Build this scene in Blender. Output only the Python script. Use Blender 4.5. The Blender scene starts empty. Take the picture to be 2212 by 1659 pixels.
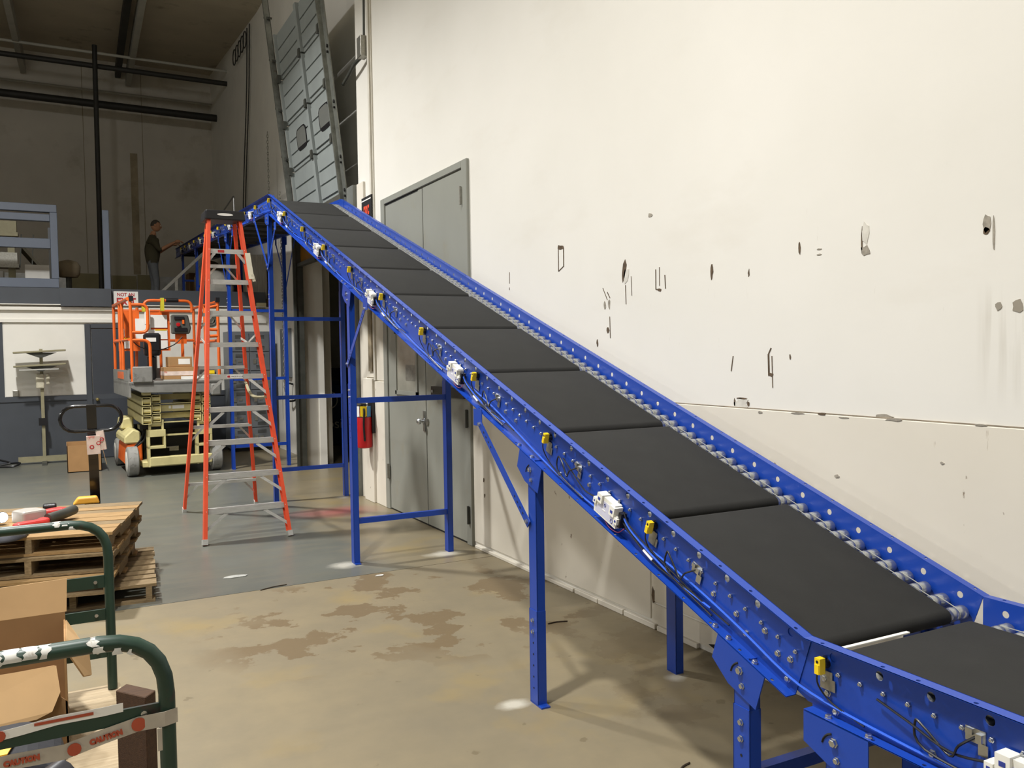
import bpy, bmesh, math, random
from mathutils import Vector as V, Matrix, noise as mnoise
random.seed(7)
D = bpy.data
SC = bpy.context.scene
COL = SC.collection
PI = math.pi

# ------------------------------------------------------------------ camera, world, lamps, exposure
cd = D.cameras.new('camera')
cam = D.objects.new('camera', cd)
COL.objects.link(cam)
yaw, pitch, roll = math.radians(28.3965), math.radians(2.2095), math.radians(-0.8498)
f_ = V((math.sin(yaw) * math.cos(pitch), math.cos(yaw) * math.cos(pitch), -math.sin(pitch)))
r_ = V((math.cos(yaw), -math.sin(yaw), 0))
u_ = r_.cross(f_)
r2 = math.cos(roll) * r_ + math.sin(roll) * u_
u2 = -math.sin(roll) * r_ + math.cos(roll) * u_
cam.matrix_world = Matrix(((r2.x, u2.x, -f_.x, 0), (r2.y, u2.y, -f_.y, 0), (r2.z, u2.z, -f_.z, 1.70), (0, 0, 0, 1)))
cd.sensor_width = 36
cd.lens = 36 * 1801.2 / 2212
cd.clip_start = 0.05
SC.camera = cam

SC.view_settings.view_transform = 'Standard'
SC.view_settings.look = 'None'
SC.view_settings.gamma = 1
SC.view_settings.use_curve_mapping = False
SC.view_settings.exposure = -1.2

w = D.worlds.new('world')
SC.world = w
w.use_nodes = True
w.node_tree.nodes['Background'].inputs[0].default_value = (0.9, 0.95, 1, 1)
w.node_tree.nodes['Background'].inputs[1].default_value = 0.02


def lamp(x, y, z, power, size=0.42, col=(1, 0.99, 0.965), spread=138):
    l = D.lights.new('high_bay_light', 'AREA')
    l.shape = 'DISK'
    l.size = size
    l.energy = power
    l.color = col
    l.spread = math.radians(spread)
    o = D.objects.new('high_bay_light', l)
    o.location = (x, y, z)
    COL.objects.link(o)
    return o


for lx, ly, pw, sp in ((-0.7, 2.4, 800, 138), (-1.0, 6.3, 300, 138), (-1.0, 10.2, 1350, 142), (-0.6, -5.2, 550, 138), (-9.8, -2.0, 900, 172), (-9.8, 4.0, 900, 172), (-9.8, 10.0, 700, 172)):  # left row serves as fill, hung lower to reach under the conveyor
    lamp(lx, ly, 7.2 if lx > -5 else 5.6, pw, spread=sp)
    # added fill point that lifts the dark ceiling and upper walls
    p_ = D.lights.new('ceiling_fill', 'POINT')
    p_.energy = pw * (0.22 if lx > -5 else 0.08)
    p_.shadow_soft_size = 0.15
    p_.color = (1, 0.99, 0.965)
    po = D.objects.new('ceiling_fill', p_)
    po.location = (lx, ly, 7.5)
    COL.objects.link(po)

# ------------------------------------------------------------------ helpers


def lin(c):
    if isinstance(c, str):
        c = c.lstrip('#')
        c = [int(c[i:i + 2], 16) / 255 for i in (0, 2, 4)]
        c = [x / 12.92 if x <= 0.04045 else ((x + 0.055) / 1.055) ** 2.4 for x in c]
    return (c[0], c[1], c[2], 1)


class NT:
    def __init__(s, name):
        s.m = D.materials.new(name)
        s.m.use_nodes = True
        s.t = s.m.node_tree
        s.b = s.t.nodes['Principled BSDF']

    def n(s, typ, **k):
        nd = s.t.nodes.new(typ)
        for a, b in k.items():
            setattr(nd, a, b)
        return nd

    def l(s, a, b):
        s.t.links.new(a, b)

    def tex(s, scale=5, detail=3, rough=0.55, coord='Object', mscale=(1, 1, 1), loc=(0, 0, 0)):
        tc = s.n('ShaderNodeTexCoord') if coord != 'Pos' else s.n('ShaderNodeNewGeometry')
        mp = s.n('ShaderNodeMapping')
        mp.inputs['Scale'].default_value = mscale
        mp.inputs['Location'].default_value = loc
        s.l(tc.outputs['Position' if coord == 'Pos' else coord], mp.inputs[0])
        nz = s.n('ShaderNodeTexNoise')
        nz.inputs['Scale'].default_value = scale
        nz.inputs['Detail'].default_value = detail
        nz.inputs['Roughness'].default_value = rough
        s.l(mp.outputs[0], nz.inputs['Vector'])
        return nz.outputs['Fac']

    def ramp(s, x, a, b):
        r = s.n('ShaderNodeMapRange')
        r.inputs[1].default_value = a
        r.inputs[2].default_value = b
        s.l(x, r.inputs[0])
        return r.outputs[0]

    def math(s, op, a, b=None):
        m = s.n('ShaderNodeMath', operation=op, use_clamp=False)
        for i, x in enumerate((a, b)):
            if x is None:
                continue
            if isinstance(x, (int, float)):
                m.inputs[i].default_value = x
            else:
                s.l(x, m.inputs[i])
        return m.outputs[0]

    def mix(s, fac, a, b):
        m = s.n('ShaderNodeMix', data_type='RGBA')
        if isinstance(fac, (int, float)):
            m.inputs[0].default_value = fac
        else:
            s.l(fac, m.inputs[0])
        for i, x in ((6, a), (7, b)):
            if isinstance(x, (tuple, list, str)):
                m.inputs[i].default_value = lin(x)
            else:
                s.l(x, m.inputs[i])
        return m.outputs[2]

    def blob(s, x, y, rx, ry, edge=0.35, nscale=3.0, namp=0.9):
        """soft patch on the floor with a ragged outline (dust, overspray)"""
        g = s.n('ShaderNodeNewGeometry')
        mp = s.n('ShaderNodeMapping')
        mp.vector_type = 'TEXTURE'
        mp.inputs['Location'].default_value = (x, y, 0)
        mp.inputs['Scale'].default_value = (rx, ry, 1)
        s.l(g.outputs['Position'], mp.inputs[0])
        ln = s.n('ShaderNodeVectorMath', operation='LENGTH')
        s.l(mp.outputs[0], ln.inputs[0])
        nz = s.tex(nscale, 4, coord='Pos')
        d = s.math('ADD', ln.outputs['Value'], s.math('MULTIPLY', s.math('SUBTRACT', nz, 0.5), namp))
        return s.ramp(d, 1.0, 1.0 - edge)

    def bump(s, h, strength=0.2, dist=0.01):
        b = s.n('ShaderNodeBump')
        b.inputs['Strength'].default_value = strength
        b.inputs['Distance'].default_value = dist
        s.l(h, b.inputs['Height'])
        s.l(b.outputs[0], s.b.inputs['Normal'])


MATS = {}


def mat(name, col='#888888', rough=0.5, metal=0.0, var=0.12, vs=6, dirt=None, dscale=7, dlo=0.58, dhi=0.7, bump=0, bs=60, spec=0.5,
        stretch=(1, 1, 1), emit=None, alpha=None, trans=0, coat=0):
    if name in MATS:
        return MATS[name]
    k = NT(name)
    c = lin(col)
    dk = tuple(x * (1 - var) for x in c[:3])
    lt = tuple(min(1, x * (1 + var * 0.6)) for x in c[:3])
    out = k.mix(k.ramp(k.tex(vs, 4, mscale=stretch), 0.3, 0.7), dk, lt)
    if dirt:
        out = k.mix(k.ramp(k.tex(dscale, 5, 0.65, mscale=stretch, loc=(3, 7, 1)), dlo, dhi), out, dirt)
    k.l(out, k.b.inputs['Base Color'])
    k.b.inputs['Roughness'].default_value = rough
    k.b.inputs['Metallic'].default_value = metal
    k.b.inputs['Specular IOR Level'].default_value = spec
    k.b.inputs['Coat Weight'].default_value = coat
    k.b.inputs['Transmission Weight'].default_value = trans
    if alpha is not None:
        k.b.inputs['Alpha'].default_value = alpha
    if bump:
        k.bump(k.tex(bs, 3, mscale=stretch), bump)
    if emit:
        k.b.inputs['Emission Color'].default_value = lin(emit[0])
        k.b.inputs['Emission Strength'].default_value = emit[1]
    MATS[name] = k.m
    return k.m


M_BLUE = mat('blue_powder_coat', '#163F9E', 0.33, var=0.06, vs=2, bump=0.03, bs=250)
M_ZINC = mat('zinc_steel', '#C9CCCF', 0.28, 1.0, var=0.15, vs=30)
M_ROLL = mat('roller_steel', '#B4B7BA', 0.30, 0.86, var=0.2, vs=8, stretch=(1, 4, 4))
M_GALV = mat('galvanised_bracket', '#A9A79E', 0.38, 0.9, var=0.2, vs=40)
M_BELT = mat('black_belt', '#222221', 0.75, var=0.14, vs=9, bump=0.08, bs=300, dirt='#2C2B29', dscale=4, dlo=0.62, dhi=0.85, spec=0.28)
M_BLACK = mat('black_plastic', '#17171A', 0.4, var=0.1)
M_CABLE = mat('black_cable', '#121214', 0.4, var=0.1)
M_BCABLE = mat('blue_cable', '#2E5FD0', 0.35, var=0.05)
M_YEL = mat('yellow_plastic', '#E8C81E', 0.4, var=0.05)
M_WPL = mat('white_plastic', '#E4E3DA', 0.42, var=0.04)
M_LILAC = mat('lilac_label', '#C3C4D6', 0.5, var=0.04)
M_NAVY = mat('navy_print', '#2B3A8C', 0.5, var=0.04)
M_CLEAR = mat('clear_band', '#A9A99F', 0.35, var=0.03)
M_ORL = mat('orange_fibreglass', '#E4532F', 0.42, var=0.1, vs=9, dirt='#F0A58C', dscale=22, dlo=0.72, dhi=0.78)
M_ALU = mat('aluminium', '#C4C3BD', 0.42, 0.35, var=0.14, vs=14, stretch=(1, 5, 5))
M_OR = mat('orange_lift_paint', '#E0641F', 0.45, var=0.12, vs=7, dirt='#8A4426', dscale=12, dlo=0.66, dhi=0.76)
M_CREAM = mat('cream_lift_paint', '#C9BE88', 0.5, var=0.12, vs=7, dirt='#6E6444', dscale=9, dlo=0.62, dhi=0.78)
M_PLAT = mat('grey_platform_steel', '#8F8E89', 0.5, 0.35, var=0.15, vs=8, dirt='#6B6964', dscale=5)
M_RUB = mat('grey_tyre', '#8A8984', 0.85, var=0.15, vs=14, dirt='#6A6862', dscale=20)
M_DARK = mat('dark_recess', '#15140F', 0.8, var=0.2)
M_GREEN = mat('green_cart_paint', '#20382C', 0.4, var=0.15, vs=8, dirt='#3A2F2A', dscale=8, dlo=0.64, dhi=0.72)
M_FLAKE = mat('chipped_paint', '#D5D3CC', 0.7, var=0.15, vs=25, dirt='#8C7B66', dscale=16, dlo=0.6, dhi=0.7)
M_CARD = mat('cardboard', '#A27C50', 0.85, var=0.09, vs=6)
M_CARDL = mat('cardboard_light', '#B08F64', 0.85, var=0.08, vs=6)
M_CARDI = mat('cardboard_dark', '#8C6B45', 0.9, var=0.1, vs=6)
M_SLATE = mat('slate_paint', '#43474D', 0.5, var=0.08, vs=3)
M_SLATEL = mat('slate_paint_frame', '#5A6270', 0.5, var=0.08, vs=3)
M_WALLW = mat('white_mezzanine_wall', '#E6E3DA', 0.6, var=0.05, vs=2)
M_GREYD = mat('grey_door_paint', '#8F9087', 0.5, var=0.05, vs=2, dirt='#8B8571', dscale=2.5, dlo=0.6, dhi=0.85, bump=0.02)
M_OHD = mat('overhead_door_paint', '#8B918F', 0.5, var=0.07, vs=4)
M_STEEL = mat('worn_track_steel', '#8F918A', 0.4, 0.7, var=0.25, vs=12, dirt='#6A5238', dscale=5, dlo=0.66, dhi=0.78)
M_DKST = mat('dark_steel', '#4F504A', 0.55, 0.4, var=0.2, vs=8)
M_LOCK = mat('locker_grey', '#6C7074', 0.45, var=0.06, vs=4)
M_RED = mat('red_paint', '#B3161B', 0.35, var=0.06)
M_TOOLR = mat('red_tool_plastic', '#D23A36', 0.42, var=0.05)
M_PAPER = mat('white_paper', '#E6E4DE', 0.7, var=0.05)
M_LETR = mat('red_print', '#B0262A', 0.6, var=0.03)
M_LETO = mat('orange_red_print', '#E25237', 0.6, var=0.05)
M_LETB = mat('black_print', '#1C1B1A', 0.6, var=0.03)
M_TAPE = mat('packing_tape', '#DCC9BE', 0.35, var=0.15, vs=15, dirt='#C98A7E', dscale=14, dlo=0.58, dhi=0.66)
M_TAPEC = mat('clear_printed_tape', '#B9B0A2', 0.3, var=0.2, vs=12, alpha=0.86)
M_OLIVE = mat('olive_steel', '#9A9478', 0.45, 0.3, var=0.12, vs=10)
M_BEAM = mat('white_roof_steel', '#A9A79C', 0.7, var=0.12, vs=3)
M_PIPE = mat('dark_pipe', '#2E2D29', 0.6, 0.2, var=0.2, vs=5)
M_ROOF = mat('roof_deck', '#B5AB96', 0.85, var=0.1, vs=1.2, dirt='#6E6450', dscale=1.5, dlo=0.6, dhi=0.8)
M_BACK = mat('beige_block_wall', '#C3BEB2', 0.85, var=0.07, vs=1.2, dirt='#98907E', dscale=0.9, dlo=0.55, dhi=0.8, bump=0.1, bs=12)
M_HALL = mat('dim_hall_wall', '#77746C', 0.85, var=0.1, vs=1)
M_FOIL = mat('foil_faced_board', '#B9BBBA', 0.4, 0.5, var=0.25, vs=7, bump=0.4, bs=12)
M_BOARDB = mat('beige_board', '#8E8767', 0.8, var=0.1, vs=4)
M_GLASS = mat('smoky_glass', '#6E706C', 0.12, var=0.1, vs=3, spec=0.6)
M_SKIN = mat('skin', '#B98868', 0.55, var=0.05)
M_SHIRT = mat('olive_shirt', '#45412F', 0.9, var=0.1, vs=9)
M_JEANS = mat('grey_jeans', '#6A6E72', 0.9, var=0.12, vs=9)
M_HAIR = mat('grey_hair', '#4A443C', 0.8, var=0.3, vs=60)
M_SACK = mat('brown_sack', '#7A6E58', 0.85, var=0.15, vs=6, bump=0.3, bs=14)
M_SACKG = mat('grey_wrap', '#A8A59C', 0.6, var=0.15, vs=8, bump=0.4, bs=18)
M_BRASS = mat('brass', '#D8C68A', 0.25, 0.9, var=0.05)
M_AMBER = mat('amber_strip', '#8A5E14', 0.35, var=0.25, vs=12)


def wood(name, col, dk):
    k = NT(name)
    g = k.ramp(k.tex(9, 5, 0.6, mscale=(1, 14, 14)), 0.3, 0.72)
    c = k.mix(g, dk, col)
    c = k.mix(k.ramp(k.tex(2.2, 4, 0.6, loc=(4, 2, 9)), 0.52, 0.75), c, dk)
    k.l(c, k.b.inputs['Base Color'])
    k.b.inputs['Roughness'].default_value = 0.85
    k.bump(k.tex(40, 3, mscale=(1, 10, 10)), 0.25)
    MATS[name] = k.m
    return k.m


M_WOOD = wood('pallet_wood', '#A9895C', '#86693F')
M_WOODD = wood('pallet_wood_grey', '#937E5C', '#655338')
M_WOODB = wood('brown_board', '#4A311B', '#382412')
M_DECK = wood('plywood_deck', '#B5A488', '#988669')


class MB:
    """collects primitive shapes into ONE mesh"""

    def __init__(s):
        s.v, s.f = [], []

    def add(s, vs, fs):
        o = len(s.v)
        s.v += [V(p) for p in vs]
        s.f += [tuple(i + o for i in f) for f in fs]
        return s

    def box(s, c, d, M=None):
        x, y, z = (t / 2 for t in d)
        vs = [V((sx * x, sy * y, sz * z)) for sz in (-1, 1) for sy in (-1, 1) for sx in (-1, 1)]
        if M:
            vs = [M @ p for p in vs]
        vs = [p + V(c) for p in vs]
        return s.add(vs, [(0, 2, 3, 1), (4, 5, 7, 6), (0, 1, 5, 4), (2, 6, 7, 3), (0, 4, 6, 2), (1, 3, 7, 5)])

    def rng(s, a, b):
        return s.box([(a[i] + b[i]) / 2 for i in range(3)], [abs(b[i] - a[i]) for i in range(3)])

    def bar(s, p, q, wd, ht, up=(0, 0, 1)):
        p, q = V(p), V(q)
        d = (q - p)
        L = d.length
        d.normalize()
        sd = d.cross(V(up)).normalized()
        u = sd.cross(d)
        R = Matrix((sd, d, u)).transposed()
        return s.box((p + q) / 2, (wd, L, ht), R)

    def prism(s, poly, ext):
        """poly: list of 3D points in a plane, ext: extrusion vector"""
        n = len(poly)
        a = [V(p) for p in poly]
        b = [p + V(ext) for p in a]
        fs = [tuple(range(n))[::-1], tuple(range(n, 2 * n))]
        fs += [(i, (i + 1) % n, n + (i + 1) % n, n + i) for i in range(n)]
        return s.add(a + b, fs)

    def tube(s, pts, r, n=8, closed=False):
        pts = [V(p) for p in pts]
        m = len(pts)
        rs = r if isinstance(r, (list, tuple)) else [r] * m
        prev = None
        rings = []
        for i, p in enumerate(pts):
            a = pts[i - 1] if (i > 0 or closed) else p
            b = pts[(i + 1) % m] if (i < m - 1 or closed) else p
            t = (b - a).normalized()
            if prev is None:
                ref = V((0, 0, 1)) if abs(t.z) < 0.9 else V((1, 0, 0))
                nrm = t.cross(ref).normalized()
            else:
                nrm = (prev - t * prev.dot(t)).normalized()
            prev = nrm
            bn = t.cross(nrm)
            rings.append([p + (nrm * math.cos(2 * PI * k / n) + bn * math.sin(2 * PI * k / n)) * rs[i] for k in range(n)])
        vs = [q for R in rings for q in R]
        fs = []
        for i in range(m if closed else m - 1):
            j = (i + 1) % m
            fs += [(i * n + k, i * n + (k + 1) % n, j * n + (k + 1) % n, j * n + k) for k in range(n)]
        if not closed:
            fs += [tuple(range(n))[::-1], tuple((m - 1) * n + k for k in range(n))]
        return s.add(vs, fs)

    def cyl(s, p, q, r, n=12, r2=None):
        return s.tube([p, q], [r, r if r2 is None else r2], n)

    def lathe(s, o, axis, prof, n=14):
        """prof: list of (distance along axis, radius)"""
        o = V(o)
        ax = V(axis).normalized()
        ref = V((0, 0, 1)) if abs(ax.z) < 0.9 else V((1, 0, 0))
        a = ax.cross(ref).normalized()
        b = ax.cross(a)
        vs = []
        for h, r in prof:
            r = max(r, 1e-4)
            vs += [o + ax * h + (a * math.cos(2 * PI * k / n) + b * math.sin(2 * PI * k / n)) * r for k in range(n)]
        m = len(prof)
        fs = [(i * n + k, i * n + (k + 1) % n, (i + 1) * n + (k + 1) % n, (i + 1) * n + k) for i in range(m - 1) for k in range(n)]
        fs += [tuple(range(n))[::-1], tuple((m - 1) * n + k for k in range(n))]
        return s.add(vs, fs)

    def holed(s, M, p0, p1, q0, q1, hp, hq, r, th=0.003):
        """plate cell in the local plane (0,p,q) of M with a round hole; M maps (depth,p,q)"""
        n = 16
        per = []
        mp, mq = (p0 + p1) / 2, (q0 + q1) / 2
        xs = [(p1, mq), (p1, (mq + q1) / 2), (p1, q1), ((mp + p1) / 2, q1), (mp, q1), ((mp + p0) / 2, q1), (p0, q1), (p0, (mq + q1) / 2),
              (p0, mq), (p0, (mq + q0) / 2), (p0, q0), ((mp + p0) / 2, q0), (mp, q0), ((mp + p1) / 2, q0), (p1, q0), (p1, (mq + q0) / 2)]
        ring = [(hp + r * math.cos(2 * PI * k / n), hq + r * math.sin(2 * PI * k / n)) for k in range(n)]
        vs = []
        for dpt in (0, th):
            vs += [M(dpt, a, b) for a, b in xs] + [M(dpt, a, b) for a, b in ring]
        fs = []
        for k in range(n):
            j = (k + 1) % n
            fs += [(k, n + k, n + j, j), (2 * n + k, 2 * n + j, 3 * n + j, 3 * n + k), (n + k, 3 * n + k, 3 * n + j, n + j)]
        return s.add(vs, fs)

    def build(s, name, m, parent=None, smooth=False, **tags):
        me = D.meshes.new(name)
        me.from_pydata(s.v, [], s.f)
        bm = bmesh.new()
        bm.from_mesh(me)
        bmesh.ops.recalc_face_normals(bm, faces=bm.faces)
        bm.to_mesh(me)
        bm.free()
        me.materials.append(m)
        o = link(name, me, parent, **tags)
        if smooth:
            sm(me)
        return o


def sm(me, ang=40):
    me.polygons.foreach_set('use_smooth', [True] * len(me.polygons))
    try:
        me.set_sharp_from_angle(angle=math.radians(ang))
    except Exception:
        pass


WM = {}


def link(name, data, parent=None, M=None, **tags):
    o = D.objects.new(name, data)
    COL.objects.link(o)
    M = M or Matrix()
    o.matrix_basis = M
    WM[o] = M
    if parent is not None:
        o.parent = parent
        o.matrix_parent_inverse = WM[parent].inverted()
    for k, v in tags.items():
        o[k] = v
    return o


def sub(o, parent, M=None):
    """attach o in the parent's own local frame"""
    o.parent = parent
    o.matrix_parent_inverse = Matrix()
    if M is not None:
        o.matrix_basis = M
    WM[o] = WM[parent] @ o.matrix_basis
    return o


def bevel(o, wd=0.005, seg=2):
    b = o.modifiers.new('bevel', 'BEVEL')
    b.width = wd
    b.segments = seg
    b.limit_method = 'ANGLE'
    return o


def thing(name, label, cat, loc=(0, 0, 0), rz=0, group=None):
    M = Matrix.Translation(V(loc)) @ Matrix.Rotation(rz, 4, 'Z')
    o = link(name, None, None, M, label=label, category=cat)
    o.empty_display_size = 0.1
    if group:
        o['group'] = group
    return o


def tag(o, label, cat, group=None):
    o['label'] = label
    o['category'] = cat
    if group:
        o['group'] = group
    return o


def struct(mb, name, m, **k):
    o = mb.build(name, m, **k)
    o['kind'] = 'structure'
    return o


def text(txt, name, size, M, m, parent, ext=0.0006, sx=1.0, spacing=1.0, offset=0.0):
    c = D.curves.new(name, 'FONT')
    c.body = txt
    c.size = size
    c.extrude = ext
    c.align_x = 'CENTER'
    c.align_y = 'CENTER'
    c.space_character = spacing
    c.offset = offset
    tmp = D.objects.new('tmp', c)
    COL.objects.link(tmp)
    dg = bpy.context.evaluated_depsgraph_get()
    me = D.meshes.new_from_object(tmp.evaluated_get(dg))
    D.objects.remove(tmp)
    me.materials.clear()
    me.materials.append(m)
    for v in me.vertices:
        v.co.x *= sx
    o = D.objects.new(name, me)
    COL.objects.link(o)
    o.matrix_basis = M
    WM[o] = M
    o.parent = parent
    o.matrix_parent_inverse = WM[parent].inverted()
    return o


def frame(o, x, y, z):
    """matrix from origin and three axes"""
    o, x, y, z = V(o), V(x), V(y), V(z)
    return Matrix(((x.x, y.x, z.x, o.x), (x.y, y.y, z.y, o.y), (x.z, y.z, z.z, o.z), (0, 0, 0, 1)))


def arc(c, a, b, r, t0, t1, n=6):
    c, a, b = V(c), V(a), V(b)
    return [c + (a * math.cos(t0 + (t1 - t0) * i / n) + b * math.sin(t0 + (t1 - t0) * i / n)) * r for i in range(n + 1)]


def spline(pts, k=6):
    pts = [V(p) for p in pts]
    P = [pts[0]] + pts + [pts[-1]]
    out = []
    for i in range(1, len(P) - 2):
        a, b, c, d = P[i - 1:i + 3]
        for j in range(k):
            t = j / k
            out.append(0.5 * ((2 * b) + (c - a) * t + (2 * a - 5 * b + 4 * c - d) * t * t + (3 * b - a - 3 * c + d) * t ** 3))
    out.append(pts[-1])
    return out


# ------------------------------------------------------------------ floor
def floor_mat(front):
    k = NT('floor_front' if front else 'floor_rear')
    big = k.ramp(k.tex(0.9, 5, 0.6, coord='Pos'), 0.35, 0.7)
    fine = k.ramp(k.tex(5, 6, 0.65, coord='Pos', loc=(5, 1, 0)), 0.4, 0.68)
    beige = k.mix(big, '#84785F', '#776E5B')
    beige = k.mix(k.math('MULTIPLY', fine, 0.35), beige, '#6F6755')
    beige = k.mix(k.math('MULTIPLY', k.ramp(k.tex(1.6, 4, coord='Pos', loc=(9, 4, 0)), 0.56, 0.72), 0.5), beige, '#8F7B4C')
    if front:
        peel = k.ramp(k.tex(2.3, 6, 0.62, coord='Pos', loc=(2.2, 0.6, 0)), 0.535, 0.55)
        zone = k.blob(2.0, 5.2, 1.45, 1.15, 0.3, 1.6, 0.8)
        zone2 = k.blob(2.9, 3.6, 0.9, 1.6, 0.4, 1.6, 0.8)
        z = k.math('MAXIMUM', zone, k.math('MULTIPLY', zone2, 0.35))
        base = k.mix(k.math('MULTIPLY', peel, z), beige, '#6C5D45')
        spots = k.ramp(k.tex(6.5, 3, 0.5, coord='Pos', loc=(1, 8, 0)), 0.70, 0.72)
        base = k.mix(k.math('MULTIPLY', spots, 0.6), base, '#635842')
    else:
        grey = k.mix(big, '#65665F', '#585A54')
        grey = k.mix(k.math('MULTIPLY', k.ramp(k.tex(3, 5, 0.65, coord='Pos', mscale=(0.5, 2, 1)), 0.45, 0.7), 0.6), grey, '#6E6B5E')
        sep = k.n('ShaderNodeSeparateXYZ')
        g = k.n('ShaderNodeNewGeometry')
        k.l(g.outputs['Position'], sep.inputs[0])
        nz = k.tex(1.6, 4, coord='Pos')
        xx = k.math('ADD', sep.outputs[0], k.math('MULTIPLY', k.math('SUBTRACT', nz, 0.5), 0.8))
        base = k.mix(k.ramp(xx, 2.1, 2.45), grey, beige)
        red = k.blob(2.55, 8.8, 0.62, 0.36, 0.8, 3, 0.6)
        base = k.mix(k.math('MULTIPLY', red, 0.62), base, '#9A464C')
    dust = None
    for x, y, rx, ry in (((1.87, 3.49, 0.10, 0.07), (2.76, 3.36, 0.08, 0.06)) if front else ((1.97, 6.52, 0.17, 0.12), (2.80, 6.44, 0.2, 0.12), (2.9, 9.66, 0.12, 0.1))):
        b = k.blob(x, y, rx, ry, 0.7, 9, 0.9)
        dust = b if dust is None else k.math('MAXIMUM', dust, b)
    base = k.mix(k.math('MULTIPLY', dust, 0.6), base, '#CFCBBE')
    k.l(base, k.b.inputs['Base Color'])
    k.b.inputs['Roughness'].default_value = 0.5 if front else 0.33
    k.b.inputs['Specular IOR Level'].default_value = 0.35
    k.bump(k.tex(24, 5, coord='Pos'), 0.06)
    return k.m


fl = link('floor', None, None, kind='structure')
FX0, FX1 = -11.0, 8.6
MB().rng((FX0, -8, -0.3), (FX1, 6.147, 0)).build('slab', floor_mat(True), fl)
MB().rng((FX0, 6.155, -0.3), (FX1, 22.6, 0)).build('slab', floor_mat(False), fl)
MB().rng((FX0, 6.14, -0.29), (FX1, 6.16, -0.006)).build('joint_filler', M_DARK, fl)

# ------------------------------------------------------------------ right wall


def wall_mat(name, lower):
    k = NT(name)
    c = k.mix(k.ramp(k.tex(0.7, 4, coord='Pos'), 0.3, 0.7), '#DEDBD2' if not lower else '#D6CFC0', '#E5E2DA' if not lower else '#DFD9CB')
    sm_ = k.ramp(k.tex(1.3, 6, 0.62, coord='Pos', mscale=(1, 0.55, 1.6)), 0.56, 0.8)
    c = k.mix(k.math('MULTIPLY', sm_, 0.35 if not lower else 0.5), c, '#CFC8BA')
    scr = k.ramp(k.tex(9, 5, 0.7, coord='Pos', mscale=(1, 3.5, 0.35), loc=(2, 0, 5)), 0.7, 0.76)
    scr2 = k.ramp(k.tex(7, 5, 0.7, coord='Pos', mscale=(1, 0.3, 4.5), loc=(7, 3, 0)), 0.72, 0.78)
    g = k.n('ShaderNodeNewGeometry')
    sep = k.n('ShaderNodeSeparateXYZ')
    k.l(g.outputs['Position'], sep.inputs[0])
    low = k.ramp(sep.outputs[2], 2.7, 2.2)
    sc = k.math('MULTIPLY', k.math('MAXIMUM', scr, scr2), low)
    c = k.mix(k.math('MULTIPLY', sc, 0.45 if not lower else 0.7), c, '#A59B8B' if not lower else '#8F7B60')
    if lower:
        c = k.mix(k.math('MULTIPLY', k.ramp(k.tex(14, 4, 0.6, coord='Pos', mscale=(1, 1, 0.6)), 0.69, 0.73), 0.8), c, '#6E5A41')
    else:
        drip = k.blob(0, 1.9, 1, 0.11, 0.9, 4, 0.5)
        zr = k.math('MULTIPLY', k.ramp(sep.outputs[2], 1.45, 1.7), k.ramp(sep.outputs[2], 1.95, 1.8))
        c = k.mix(k.math('MULTIPLY', k.math('MULTIPLY', k.ramp(k.tex(22, 2, coord='Pos', mscale=(1, 1, 0.05)), 0.5, 0.68), zr), k.math('MULTIPLY', k.ramp(k.math('ABSOLUTE', k.math('SUBTRACT', sep.outputs[1], 1.87)), 0.14, 0.07), 0.4)), c, '#A59C8A')
    k.l(c, k.b.inputs['Base Color'])
    k.b.inputs['Roughness'].default_value = 0.62
    k.b.inputs['Specular IOR Level'].default_value = 0.3
    k.bump(k.tex(16, 4, coord='Pos'), 0.04)
    return k.m


M_WALL = wall_mat('white_wall_paint', False)
M_WAIN = wall_mat('white_plywood', True)
WX = 3.15
wr = struct(MB().rng((WX, -8, 0), (3.5, 9.05, 8.25)).rng((3.17, 9.05, 0), (3.5, 9.62, 8.25)).rng((3.42, 9.6, 3.75), (3.5, 12.6, 8.25)), 'wall_right', M_WALL)
for a, b in ((4.06, 6.53), (1.62, 4.05), (-0.82, 1.61), (-3.26, -0.83)):
    bevel(MB().rng((3.138, a, 0.05 if a > 3.9 else 0.165), (3.152, b, 1.385)).build('panel', M_WAIN, wr), 0.003, 1)
MB().rng((3.142, 1.62, 0.03), (3.152, 4.05, 0.15)).build('panel', M_WAIN, wr)
MB().rng((3.144, -3.26, 1.386), (3.152, 6.5, 1.391)).build('ledge', mat('ledge_dirt', '#8F8371', 0.9, var=0.4, vs=9), wr)
# boards of the opening's near jamb (two tiers) and trim strips
for a, b, z0, z1, x in ((8.75, 9.06, 0, 1.39, 3.125), (9.08, 9.40, 0, 1.42, 3.10), (8.76, 9.02, 1.40, 2.35, 3.14), (9.06, 9.36, 1.43, 3.0, 3.135), (9.37, 9.60, 0, 3.7, 3.14)):
    bevel(MB().rng((x, a, z0), (3.175, b, z1)).build('plank', M_WAIN, wr), 0.004, 1)
MB().rng((3.118, 9.12, 1.5), (3.14, 9.24, 2.2)).build('plank', mat('torn_board', '#8D8069', 0.9, var=0.4, vs=10), wr)
tr = struct(MB().rng((3.12, 9.02, 1.4), (3.152, 9.07, 8.2)).rng((3.135, 8.985, 3.0), (3.152, 9.0, 8.2)), 'trim_1', mat('trim_paint', '#CFCABD', 0.6, var=0.1))
# baseboard strips with gaps and a broken stretch
bb = link('baseboard_right', None, None, kind='structure')
for a, b, h in ((4.92, 6.5, 0.025), (4.62, 4.9, 0.03), (4.33, 4.61, 0.034), (4.0, 4.32, 0.034), (3.62, 3.98, 0.03), (1.0, 3.3, 0.04)):
    bevel(MB().rng((3.122, a, 0), (3.15, b, h)).build('board', M_WAIN, bb), 0.003, 1)
# scars, gouges and holes in the plaster


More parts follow.
